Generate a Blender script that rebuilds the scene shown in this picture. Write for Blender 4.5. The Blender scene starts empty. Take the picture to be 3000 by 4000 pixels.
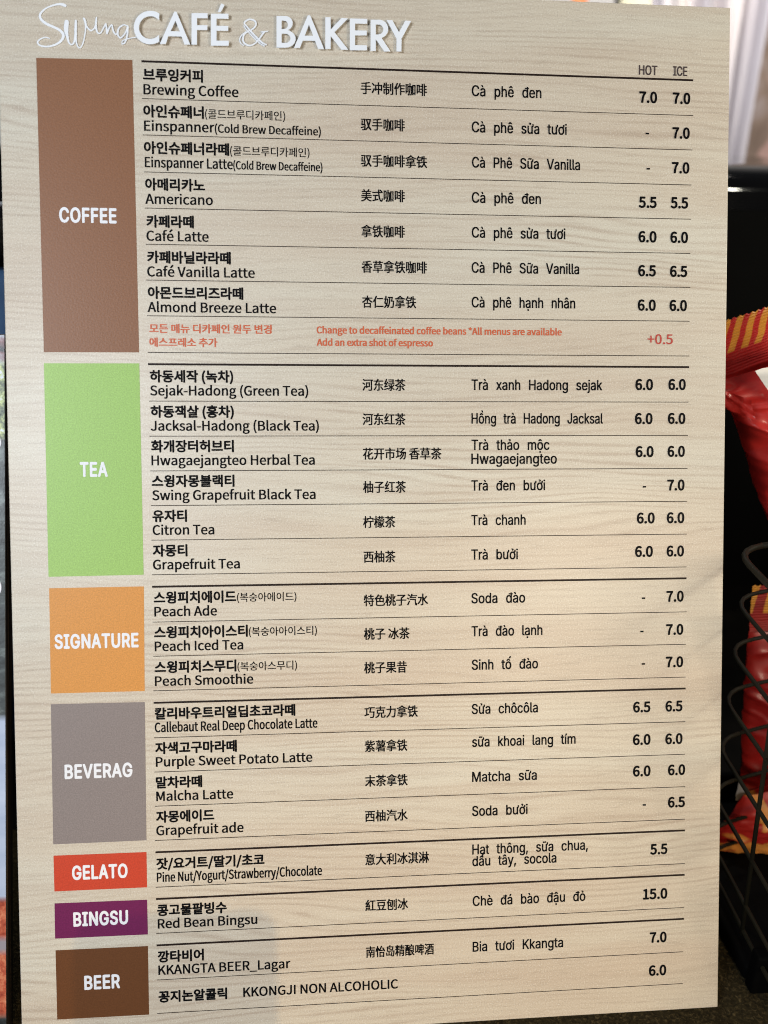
import bpy, bmesh, math, os, random
from mathutils import Vector, Matrix, noise

scene = bpy.context.scene
R = math.radians
LEAN = R(20)                       # the menu board leans back by this much

# ------------------------------------------------------------------ frame of the board
# board space: X along the width, Y into the board, Z up the board, origin at the foot of its middle (metres)
BW, BH, BT = .400, .5785, .005
ROT = Matrix.Rotation(-LEAN, 4, 'X')
CAM_AXES = [[0.995882, -0.090537, -0.004687], [0.008902, 0.046216, 0.998892], [-0.09022, -0.99482, 0.046832]]
CAM_POS = [156.118, -512.843, -258.674]

# ------------------------------------------------------------------ camera
cam = bpy.data.cameras.new('camera')
cam_o = bpy.data.objects.new('camera', cam)
scene.collection.objects.link(cam_o)
m = Matrix.Identity(4)
for j in range(3):
    for i in range(3):
        m[i][j] = CAM_AXES[j][i]
m.translation = Vector((CAM_POS[0] / 1000 - BW / 2, CAM_POS[1] / 1000, BH + CAM_POS[2] / 1000))
cam_o.matrix_world = ROT @ m
CM = cam_o.matrix_world.copy()
cam.sensor_fit = 'VERTICAL'
cam.sensor_height = 24
cam.lens = 24 * 3605.8 / 4000
cam.clip_start = .01
cam.clip_end = 50
cam.dof.use_dof = True
cam.dof.focus_distance = .525
cam.dof.aperture_fstop = 3.4
scene.cycles.filter_width = 1.05
scene.camera = cam_o

# ------------------------------------------------------------------ world and lamps (a dim cafe, lit by lamps)
world = bpy.data.worlds.new('World')
scene.world = world
world.use_nodes = True
world.node_tree.nodes['Background'].inputs[0].default_value = (.80, .88, 1.0, 1)
world.node_tree.nodes['Background'].inputs[1].default_value = .05

def lamp(name, kind, loc, target, power, color, size=.1, size_y=None, spot=None):
    l = bpy.data.lights.new(name, kind)
    l.energy = power
    l.color = color
    if kind == 'AREA':
        l.size = size
        if size_y:
            l.shape = 'RECTANGLE'; l.size_y = size_y
    else:
        l.shadow_soft_size = size
    if spot:
        l.spot_size = spot; l.spot_blend = 1
    o = bpy.data.objects.new(name, l)
    o.location = loc
    o.rotation_euler = (Vector(target) - Vector(loc)).to_track_quat('-Z', 'Y').to_euler()
    scene.collection.objects.link(o)
    return o
lamp('window_light', 'AREA', (-.80, -.90, .80), (0, .0, .30), 13.8, (.87, .94, 1.0), .46, .55)
lamp('warm_side_light', 'AREA', (.70, -1.0, .42), (.05, .0, .12), 7.2, (1.0, .86, .66), .4, .4)  # warm fill light added low at the right, evens out the board
# the small ceiling spot behind the photographer: it casts the soft shadow of the hand-held phone on the foot of the board
_p = ROT @ Vector((.224 - BW / 2, -1.603, BH + .283))
lamp('ceiling_spot', 'SPOT', _p, (.07, -.04, -.05), 30, (1.0, .66, .25), .006, None, R(28))
lamp('curtain_fill_light', 'AREA', (.50, .72, 1.02), (.62, 1.2, .72), 4.6, (1.0, .93, .86), .4, .2)  # added unseen light, brightens the curtain, most at its top
lamp('sign_fill_light', 'AREA', (.1, 1.0, 1.5), (.25, 1.45, .72), 13, (1.0, .97, .90), .4, .2)  # added unseen light, brightens the signs at the back
lamp('cabinet_glint_light', 'AREA', (.775, .07, .58), (.40, .56, .60), 2.6, (1.0, .97, .82), .12, .05)  # added unseen light for the highlight along the cabinet edge, also reaches the bags
lamp('bag_glint_spot', 'SPOT', (.85, -.75, 1.35), (.345, .2, .37), 9, (1.0, .90, .80), .010, None, R(8))  # added unseen spot, puts glints on the bag foil
scene.view_settings.view_transform = 'Standard'
scene.view_settings.look = 'None'
scene.view_settings.exposure = .10
scene.view_settings.gamma = 1

# ------------------------------------------------------------------ helpers
def ray(px, py):
    d = Vector(((px - 1500) / 3605.8, -(py - 2000) / 3605.8, -1))
    return (CM.to_3x3() @ d), CM.translation
def at_y(px, py, y):               # the point of the plane Y = y seen at a place of the photograph
    d, c = ray(px, py)
    return c + d * ((y - c.y) / d.y)
def at_z(px, py, z):
    d, c = ray(px, py)
    return c + d * ((z - c.z) / d.z)

def obj(name, me, mat=None, parent=None):
    if isinstance(me, bmesh.types.BMesh):
        bm = me
        me = bpy.data.meshes.new(name)
        bm.to_mesh(me); bm.free()
    if mat is not None:
        me.materials.clear(); me.materials.append(mat)
    o = bpy.data.objects.new(name, me)
    scene.collection.objects.link(o)
    if parent is not None:
        o.parent = parent
    return o
def thing(name, label, cat, loc=(0, 0, 0), rot=(0, 0, 0), group=None):
    o = bpy.data.objects.new(name, None)
    o.empty_display_size = .05
    scene.collection.objects.link(o)
    o.location = loc; o.rotation_euler = rot
    o['label'] = label; o['category'] = cat
    if group: o['group'] = group
    return o
def box(bm, x0, x1, y0, y1, z0, z1):
    v = [bm.verts.new((x, y, z)) for z in (z0, z1) for y in (y0, y1) for x in (x0, x1)]
    for f in ((0, 2, 3, 1), (4, 5, 7, 6), (0, 1, 5, 4), (2, 6, 7, 3), (0, 4, 6, 2), (1, 3, 7, 5)):
        bm.faces.new([v[i] for i in f])
def box_bm(x0, x1, y0, y1, z0, z1, bevel=0, seg=3):
    bm = bmesh.new(); box(bm, x0, x1, y0, y1, z0, z1)
    if bevel:
        bmesh.ops.bevel(bm, geom=bm.edges[:], offset=bevel, segments=seg, affect='EDGES', profile=.5)
        for f in bm.faces: f.smooth = True
    return bm
def tube(bm, pts, r, n=8):
    pts = [Vector(p) for p in pts]
    rings = []
    for i, p in enumerate(pts):
        t = (pts[min(i + 1, len(pts) - 1)] - pts[max(i - 1, 0)]).normalized()
        a = t.cross(Vector((.13, .31, .94))).normalized(); b = t.cross(a)
        rings.append([bm.verts.new(p + (a * math.cos(k * 2 * math.pi / n) + b * math.sin(k * 2 * math.pi / n)) * r) for k in range(n)])
    for u, v in zip(rings, rings[1:]):
        for k in range(n):
            f = bm.faces.new((u[k], u[(k + 1) % n], v[(k + 1) % n], v[k])); f.smooth = True
    bm.faces.new(rings[0][::-1]); bm.faces.new(rings[-1])

# ------------------------------------------------------------------ materials
class NT:
    def __init__(s, name):
        s.m = bpy.data.materials.new(name); s.m.use_nodes = True
        s.t = s.m.node_tree; s.b = s.t.nodes['Principled BSDF']
    def n(s, kind, **kw):
        x = s.t.nodes.new(kind)
        for k, v in kw.items():
            if k.startswith('i_'):
                x.inputs[k[2:].replace('_', ' ')].default_value = v
            else: setattr(x, k, v)
        return x
    def l(s, a, b): s.t.links.new(a, b)
    def coords(s, scale=(1, 1, 1), loc=(0, 0, 0)):
        c = s.n('ShaderNodeTexCoord'); mp = s.n('ShaderNodeMapping')
        mp.inputs['Scale'].default_value = scale; mp.inputs['Location'].default_value = loc
        s.l(c.outputs['Object'], mp.inputs[0]); return mp.outputs[0]
    def noise(s, vec, scale=1, detail=2, rough=.5, dist=0):
        x = s.n('ShaderNodeTexNoise'); x.inputs['Scale'].default_value = scale; x.inputs['Detail'].default_value = detail
        x.inputs['Roughness'].default_value = rough; x.inputs['Distortion'].default_value = dist
        s.l(vec, x.inputs['Vector']); return x.outputs['Fac']
    def ramp(s, fac, stops):
        x = s.n('ShaderNodeValToRGB')
        e = x.color_ramp.elements
        while len(e) < len(stops): e.new(.5)
        for q, (p, c) in zip(e, stops):
            q.position = p; q.color = (*c, 1) if len(c) == 3 else c
        s.l(fac, x.inputs[0]); return x.outputs[0]
    def mix(s, fac, a, b, mode='MIX'):
        x = s.n('ShaderNodeMix', data_type='RGBA', blend_type=mode)
        for sock, v in ((x.inputs[0], fac), (x.inputs[6], a), (x.inputs[7], b)):
            if isinstance(v, (int, float)): sock.default_value = v
            elif isinstance(v, tuple): sock.default_value = (*v, 1) if len(v) == 3 else v
            else: s.l(v, sock)
        return x.outputs[2]
    def math(s, op, a, b):
        x = s.n('ShaderNodeMath', operation=op)
        for sock, v in zip(x.inputs, (a, b)):
            if isinstance(v, (int, float)): sock.default_value = v
            else: s.l(v, sock)
        return x.outputs[0]
    def bump(s, h, strength=.2, dist=.001):
        x = s.n('ShaderNodeBump'); x.inputs['Strength'].default_value = strength; x.inputs['Distance'].default_value = dist
        s.l(h, x.inputs['Height']); s.l(x.outputs[0], s.b.inputs['Normal'])
    def set(s, **kw):
        for k, v in kw.items():
            sock = s.b.inputs[k.replace('_', ' ')]
            if isinstance(v, (int, float)): sock.default_value = v
            elif isinstance(v, tuple): sock.default_value = (*v, 1) if len(v) == 3 else v
            else: s.l(v, sock)
        return s.m

def plain(name, col, rough=.5, spec=.5, vary=.12, scale=60, bump=0):
    k = NT(name); c = k.coords()
    f = k.noise(c, scale, 3)
    lo = tuple(x * (1 - vary) for x in col); hi = tuple(min(1, x * (1 + vary)) for x in col)
    k.set(Base_Color=k.ramp(f, [(.3, lo), (.7, hi)]), Roughness=rough, Specular_IOR_Level=spec)
    if bump: k.bump(k.noise(c, scale * 4, 2), bump)
    return k.m

def print_mat(name, col, speck=.10, rough=.42, spec=.48):
    """printed ink under the same pebbled laminate film as the board"""
    k = NT(name); c = k.coords()
    g = k.noise(c, 1500, 1, .5)
    lo = tuple(x * (1 - speck) for x in col); hi = tuple(min(1, x * (1 + speck)) for x in col)
    k.set(Base_Color=k.ramp(g, [(.3, lo), (.7, hi)]), Roughness=rough, Specular_IOR_Level=spec)
    k.bump(k.noise(c, 900, 2), .16, .0004)
    return k.m

def wood_print():
    k = NT('pale_wood_laminate')
    base = k.coords((1, 1, 1), (3.1, 0, 1.7))
    # near-regular growth lines about 4 mm apart, drifting slowly and fading in and out
    sep = k.n('ShaderNodeSeparateXYZ'); k.l(base, sep.inputs[0])
    def field(sx, sz, detail, off=0, rough=.5):
        cb = k.n('ShaderNodeCombineXYZ')
        k.l(k.math('MULTIPLY', sep.outputs[0], sx), cb.inputs[0]); k.l(k.math('MULTIPLY', sep.outputs[2], sz), cb.inputs[2]); cb.inputs[1].default_value = off
        return k.noise(cb.outputs[0], 1, detail, rough)
    def lines(period, sway, gap, off):
        ph = k.math('MULTIPLY', sep.outputs[2], 2 * math.pi / period)
        ph = k.math('ADD', ph, k.math('MULTIPLY', field(3.6, 17, 2, off), sway))
        ph = k.math('ADD', ph, k.math('MULTIPLY', field(30, 120, 2, off + 1), 2.6))
        w = k.math('SINE', ph, 0)
        w = k.math('ADD', k.math('MULTIPLY', w, .5), .5)
        return k.math('MULTIPLY', k.math('POWER', w, 2.6), k.ramp(field(16, 210, 2, off + 2), [(gap, (.12,) * 3), (gap + .22, (1,) * 3)]))
    broad = field(3.0, 24, 2, 6)
    fine = field(60, 800, 2.5, 3)
    calm = k.ramp(field(4.5, 13, 2, 41), [(.38, (.25,) * 3), (.60, (1,) * 3)])      # calm zones where the figure fades
    tone = k.ramp(field(7, 75, 2, 51), [(.45, (0,) * 3), (.68, (.32,) * 3)])        # broad soft brown streaks
    c = k.ramp(broad, [(.30, (.645, .55, .445)), (.5, (.68, .61, .505)), (.70, (.695, .65, .555))])
    c = k.mix(tone, c, (.55, .44, .35))
    c = k.mix(k.math('MULTIPLY', k.math('MULTIPLY', lines(.0041, 78, .36, 11), calm), .50), c, (.41, .31, .235))
    c = k.mix(k.math('MULTIPLY', lines(.0026, 60, .46, 21), .17), c, (.42, .34, .26))
    c = k.mix(k.ramp(fine, [(.30, (.26,) * 3), (.45, (0,) * 3)]), c, (.36, .29, .23))
    g = k.noise(k.coords(), 1300, 1.5, .6)
    c = k.mix(k.ramp(g, [(.30, (.28,) * 3), (.46, (0,) * 3)]), c, (.30, .26, .22))
    c = k.mix(k.ramp(g, [(.54, (0,) * 3), (.72, (.45,) * 3)]), c, (.90, .88, .83))
    k.set(Base_Color=c, Roughness=.42, Specular_IOR_Level=.55)
    k.bump(k.noise(k.coords(), 900, 2), .18, .0004)
    return k.m

M_WOOD = wood_print()
M_INK = print_mat('black_ink', (.004, .004, .005), .3, .5, .07)
M_RULE = print_mat('brown_black_ink', (.018, .010, .008), .3, .5, .2)
M_HEAD = print_mat('grey_brown_ink', (.065, .045, .045), .2, .45, .35)
M_ORANGE = print_mat('orange_ink', (.62, .13, .055), .1)
M_REDINK = print_mat('red_ink', (.50, .06, .045), .1)
M_WHITE = print_mat('white_ink', (.84, .86, .93), .03)
M_LOGO = plain('white_logo_print', (.86, .90, .98), .5, .2, .01)
M_CORE = plain('foam_core', (.55, .5, .42), .8, .2)
BLOCK_COL = dict(COFFEE=(.250, .108, .050), TEA=(.345, .565, .150), SIGNATURE=(.68, .30, .070), BEVERAG=(.26, .22, .215),
                 GELATO=(.57, .060, .026), BINGSU=(.155, .013, .085), BEER=(.135, .050, .017))

# ------------------------------------------------------------------ printed layout of the board, millimetres from its top left corner
PIC_U, PIC_V, PIC_ROT = -9.7, 185.0, 0.0206
PRINT = [
    ('ct', 29.4, 59.4, 126.3, 'COFFEE'),
    ('ct', 37.5, 52.3, 262.0, 'TEA'),
    ('ct', 22.2, 67.1, 355.6, 'SIGNATURE'),
    ('ct', 26.1, 62.6, 427.6, 'BEVERAG'),
    ('ct', 28.9, 59.0, 484.2, 'GELATO'),
    ('ct', 29.1, 58.8, 510.5, 'BINGSU'),
    ('ct', 34.3, 53.8, 546.7, 'BEER'),
    ('en', 74.6, 124.9, 58.1, 'Brewing Coffee'),
    ('en', 74.6, 111.8, 77.2, 'Einspanner'),
    ('en', 74.7, 121.4, 96.4, 'Einspanner Latte'),
    ('en', 74.6, 110.5, 115.8, 'Americano'),
    ('en', 74.9, 108.0, 135.4, 'Café Latte'),
    ('en', 75.0, 132.5, 154.4, 'Café Vanilla Latte'),
    ('en', 74.9, 143.9, 173.4, 'Almond Breeze Latte'),
    ('en', 75.5, 161.0, 218.3, 'Sejak-Hadong (Green Tea)'),
    ('en', 75.5, 166.7, 237.4, 'Jacksal-Hadong (Black Tea)'),
    ('en', 75.6, 164.3, 256.2, 'Hwagaejangteo Herbal Tea'),
    ('en', 75.7, 164.6, 275.2, 'Swing Grapefruit Black Tea'),
    ('en', 75.6, 108.9, 294.2, 'Citron Tea'),
    ('en', 75.5, 122.6, 313.2, 'Grapefruit Tea'),
    ('en', 75.8, 109.8, 339.1, 'Peach Ade'),
    ('en', 75.7, 123.9, 358.3, 'Peach Iced Tea'),
    ('en', 75.5, 129.2, 377.6, 'Peach Smoothie'),
    ('en', 75.0, 164.6, 403.4, 'Callebaut Real Deep Chocolate Latte'),
    ('en', 75.3, 161.6, 422.7, 'Purple Sweet Potato Latte'),
    ('en', 75.2, 117.4, 442.0, 'Malcha Latte'),
    ('en', 74.9, 122.9, 461.3, 'Grapefruit ade'),
    ('en', 74.8, 166.5, 487.8, 'Pine Nut/Yogurt/Strawberry/Chocolate'),
    ('en', 74.9, 129.9, 514.2, 'Red Bean Bingsu'),
    ('en', 74.8, 148.2, 540.7, 'KKANGTA BEER_Lagar'),
    ('en', 121.6, 209.4, 556.0, 'KKONGJI NON ALCOHOLIC'),
    ('es', 112.0, 169.1, 77.2, '(Cold Brew Decaffeine)'),
    ('es', 121.6, 169.8, 96.4, '(Cold Brew Decaffeine)'),
    ('hd', 347.1, 357.8, 38.8, 'HOT'),
    ('hd', 367.0, 375.2, 38.7, 'ICE'),
    ('ko', 74.5, 106.1, 50.4, '브루잉커피'),
    ('ko', 74.3, 106.3, 69.5, '아인슈페너'),
    ('ko', 74.3, 119.5, 88.7, '아인슈페너라떼'),
    ('ko', 74.6, 106.4, 108.1, '아메리카노'),
    ('ko', 75.0, 100.2, 127.7, '카페라떼'),
    ('ko', 75.1, 119.7, 146.7, '카페바닐라라떼'),
    ('ko', 75.1, 126.2, 165.7, '아몬드브리즈라떼'),
    ('ko', 75.4, 120.2, 210.6, '하동세작 (녹차)'),
    ('ko', 75.5, 120.3, 229.7, '하동잭살 (홍차)'),
    ('ko', 75.5, 120.1, 248.5, '화개장터허브티'),
    ('ko', 75.5, 120.2, 267.5, '스윙자몽블랙티'),
    ('ko', 75.6, 94.2, 286.5, '유자티'),
    ('ko', 75.5, 94.2, 305.5, '자몽티'),
    ('ko', 75.6, 120.4, 331.4, '스윙피치에이드'),
    ('ko', 75.5, 126.5, 350.6, '스윙피치아이스티'),
    ('ko', 75.4, 120.0, 369.9, '스윙피치스무디'),
    ('ko', 75.1, 152.3, 395.7, '칼리바우트리얼딥초코라떼'),
    ('ko', 75.0, 119.7, 415.0, '자색고구마라떼'),
    ('ko', 75.1, 100.4, 434.3, '말차라떼'),
    ('ko', 74.9, 106.8, 453.6, '자몽에이드'),
    ('ko', 74.6, 134.3, 480.1, '잣/요거트/딸기/초코'),
    ('ko', 74.6, 113.0, 506.5, '콩고물팥빙수'),
    ('ko', 74.6, 100.0, 533.0, '깡타비어'),
    ('ko', 74.6, 112.6, 556.0, '꽁지논알콜릭'),
    ('ks', 106.9, 149.8, 69.5, '(콜드브루디카페인)'),
    ('ks', 120.0, 162.8, 88.7, '(콜드브루디카페인)'),
    ('ks', 120.8, 153.5, 331.4, '(복숭아에이드)'),
    ('ks', 127.1, 164.7, 350.6, '(복숭아아이스티)'),
    ('ks', 120.6, 153.5, 369.9, '(복숭아스무디)'),
    ('oe', 165.9, 303.6, 184.1, 'Change to decaffeinated coffee beans *All menus are available'),
    ('oe', 165.9, 230.4, 190.8, 'Add an extra shot of espresso'),
    ('ok', 75.6, 141.4, 184.2, '모든 메뉴 디카페인 원두 변경'),
    ('ok', 75.5, 111.9, 191.6, '에스프레소 추가'),
    ('op', 353.4, 368.3, 188.5, '+0.5'),
    ('pr', 347.4, 357.8, 54.0, '7.0'),
    ('pr', 366.8, 377.1, 54.0, '7.0'),
    ('pr', 366.8, 377.0, 73.2, '7.0'),
    ('pr', 366.7, 377.0, 92.5, '7.0'),
    ('pr', 347.6, 358.1, 112.1, '5.5'),
    ('pr', 366.2, 376.5, 112.0, '5.5'),
    ('pr', 347.6, 358.2, 131.3, '6.0'),
    ('pr', 366.2, 376.6, 131.3, '6.0'),
    ('pr', 347.6, 358.0, 150.3, '6.5'),
    ('pr', 366.2, 376.4, 150.4, '6.5'),
    ('pr', 347.5, 358.1, 169.6, '6.0'),
    ('pr', 366.1, 376.4, 169.6, '6.0'),
    ('pr', 346.5, 356.9, 214.4, '6.0'),
    ('pr', 365.9, 376.2, 214.3, '6.0'),
    ('pr', 346.4, 356.8, 233.7, '6.0'),
    ('pr', 365.8, 376.2, 233.6, '6.0'),
    ('pr', 347.0, 357.6, 252.5, '6.0'),
    ('pr', 365.8, 376.1, 252.4, '6.0'),
    ('pr', 365.8, 376.1, 271.7, '7.0'),
    ('pr', 348.0, 358.6, 290.5, '6.0'),
    ('pr', 365.7, 376.2, 290.5, '6.0'),
    ('pr', 347.1, 357.7, 309.7, '6.0'),
    ('pr', 365.8, 376.2, 309.7, '6.0'),
    ('pr', 365.9, 376.3, 335.9, '7.0'),
    ('pr', 365.9, 376.3, 355.2, '7.0'),
    ('pr', 365.9, 376.4, 374.1, '7.0'),
    ('pr', 346.7, 357.1, 400.0, '6.5'),
    ('pr', 366.0, 376.3, 400.0, '6.5'),
    ('pr', 346.7, 357.3, 419.1, '6.0'),
    ('pr', 366.1, 376.5, 419.2, '6.0'),
    ('pr', 346.9, 357.5, 437.6, '6.0'),
    ('pr', 367.9, 378.3, 437.6, '6.0'),
    ('pr', 368.1, 378.4, 456.7, '6.5'),
    ('pr', 357.6, 368.1, 484.2, '5.5'),
    ('pr', 353.5, 368.3, 510.8, '15.0'),
    ('pr', 357.8, 368.1, 536.9, '7.0'),
    ('pr', 357.5, 368.1, 556.8, '6.0'),
    ('vi', 252.3, 291.5, 53.5, 'Cà phê đen'),
    ('vi', 252.3, 306.0, 73.1, 'Cà phê sửa tươi'),
    ('vi', 252.4, 313.7, 92.3, 'Cà Phê Sữa Vanilla'),
    ('vi', 252.3, 291.4, 111.5, 'Cà phê đen'),
    ('vi', 252.3, 305.5, 130.6, 'Cà phê sửa tươi'),
    ('vi', 252.2, 313.5, 149.9, 'Cà Phê Sữa Vanilla'),
    ('vi', 252.2, 311.3, 169.0, 'Cà phê hạnh nhân'),
    ('vi', 252.1, 327.3, 214.8, 'Trà xanh Hadong sejak'),
    ('vi', 252.1, 327.8, 233.6, 'Hồng trà Hadong Jacksal'),
    ('vi', 252.1, 296.8, 248.4, 'Trà thảo mộc'),
    ('vi', 252.0, 301.1, 256.2, 'Hwagaejangteo'),
    ('vi', 252.0, 294.4, 271.2, 'Trà đen bưởi'),
    ('vi', 252.0, 283.2, 290.7, 'Trà chanh'),
    ('vi', 252.0, 278.8, 310.2, 'Trà bưởi'),
    ('vi', 252.0, 283.0, 335.0, 'Soda đào'),
    ('vi', 252.1, 293.1, 353.8, 'Trà đào lạnh'),
    ('vi', 252.2, 290.6, 373.0, 'Sinh tố đào'),
    ('vi', 252.2, 290.6, 398.4, 'Sửa chôcôla'),
    ('vi', 252.4, 312.8, 417.3, 'sữa khoai lang tím'),
    ('vi', 252.4, 290.1, 437.6, 'Matcha sữa'),
    ('vi', 252.4, 284.8, 457.4, 'Soda bưởi'),
    ('vi', 252.5, 320.4, 479.8, 'Hạt thông, sữa chua,'),
    ('vi', 252.5, 301.8, 486.6, 'dấu tây, socola'),
    ('vi', 252.7, 319.1, 510.0, 'Chè đá bào đậu đỏ'),
    ('vi', 252.7, 306.0, 536.9, 'Bia tươi Kkangta'),
    ('zh', 190.9, 227.4, 53.8, '手冲制作咖啡'),
    ('zh', 190.8, 215.1, 73.2, '驭手咖啡'),
    ('zh', 190.7, 227.4, 92.7, '驭手咖啡拿铁'),
    ('zh', 190.8, 215.0, 111.5, '美式咖啡'),
    ('zh', 190.8, 214.9, 130.9, '拿铁咖啡'),
    ('zh', 190.9, 227.2, 150.2, '香草拿铁咖啡'),
    ('zh', 191.0, 221.1, 169.3, '杏仁奶拿铁'),
    ('zh', 190.9, 214.9, 214.9, '河东绿茶'),
    ('zh', 190.9, 214.9, 233.9, '河东红茶'),
    ('zh', 191.0, 235.1, 253.0, '花开市场 香草茶'),
    ('zh', 191.0, 215.0, 271.5, '柚子红茶'),
    ('zh', 190.9, 209.0, 291.0, '柠檬茶'),
    ('zh', 191.1, 209.0, 310.5, '西柚茶'),
    ('zh', 191.0, 227.3, 335.0, '特色桃子汽水'),
    ('zh', 191.0, 216.8, 353.9, '桃子 冰茶'),
    ('zh', 191.0, 215.2, 373.0, '桃子果昔'),
    ('zh', 191.0, 221.3, 398.4, '巧克力拿铁'),
    ('zh', 191.1, 215.3, 417.7, '紫薯拿铁'),
    ('zh', 191.1, 215.4, 437.6, '末茶拿铁'),
    ('zh', 191.0, 215.3, 457.8, '西柚汽水'),
    ('zh', 191.0, 227.5, 482.9, '意大利冰淇淋'),
    ('zh', 190.9, 215.4, 509.5, '紅豆刨冰'),
    ('zh', 191.1, 230.2, 536.6, '南怡岛精酿啤酒'),
]
DASHES = [
    (352.3, 71.1),
    (353.0, 90.6),
    (352.3, 269.7),
    (352.4, 333.8),
    (351.6, 353.1),
    (352.6, 372.0),
    (353.9, 454.8),
]
BLOCKS = [
    ('COFFEE', [[19.3, 41.0], [69.1, 40.4], [70.0, 195.2], [19.9, 195.4]]),
    ('TEA', [[19.8, 201.3], [70.0, 201.1], [70.4, 316.0], [19.8, 316.4]]),
    ('SIGNATURE', [[20.0, 322.6], [70.4, 322.4], [69.9, 380.3], [19.7, 380.3]]),
    ('BEVERAG', [[19.6, 386.2], [69.9, 386.4], [69.5, 463.9], [19.2, 464.1]]),
    ('GELATO', [[19.2, 470.4], [69.4, 470.5], [69.4, 490.5], [19.3, 490.5]]),
    ('BINGSU', [[19.2, 497.2], [69.3, 497.5], [69.4, 517.3], [19.1, 517.1]]),
    ('BEER', [[19.2, 523.7], [69.3, 523.9], [69.3, 563.2], [19.3, 563.0]]),
]
RULES = [
    (73.8, 378.7, 40.9, 1),
    (73.7, 378.9, 60.4, 0),
    (73.9, 378.7, 79.5, 0),
    (74.1, 378.3, 99.0, 0),
    (74.2, 378.3, 118.1, 0),
    (74.4, 378.1, 137.3, 0),
    (74.3, 378.3, 156.4, 0),
    (74.5, 378.0, 175.5, 0),
    (74.6, 378.1, 195.2, 0),
    (74.6, 378.1, 201.5, 1),
    (74.8, 378.0, 221.4, 0),
    (74.8, 377.8, 240.4, 0),
    (74.9, 377.8, 259.3, 0),
    (74.9, 377.8, 278.2, 0),
    (74.9, 377.8, 297.1, 0),
    (74.9, 377.8, 316.1, 0),
    (74.8, 377.9, 322.7, 1),
    (74.8, 378.2, 342.2, 0),
    (74.8, 378.0, 361.1, 0),
    (74.6, 378.0, 380.3, 0),
    (74.6, 378.1, 387.0, 1),
    (74.5, 378.1, 406.5, 0),
    (74.4, 378.2, 425.7, 0),
    (74.4, 378.4, 444.9, 0),
    (74.2, 378.5, 464.2, 0),
    (74.2, 378.6, 470.9, 1),
    (74.1, 378.7, 490.7, 0),
    (74.1, 378.7, 497.4, 1),
    (74.0, 378.5, 517.0, 0),
    (74.0, 378.6, 523.8, 1),
    (74.0, 378.4, 543.6, 0),
    (73.8, 378.3, 562.8, 0),
]
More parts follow.
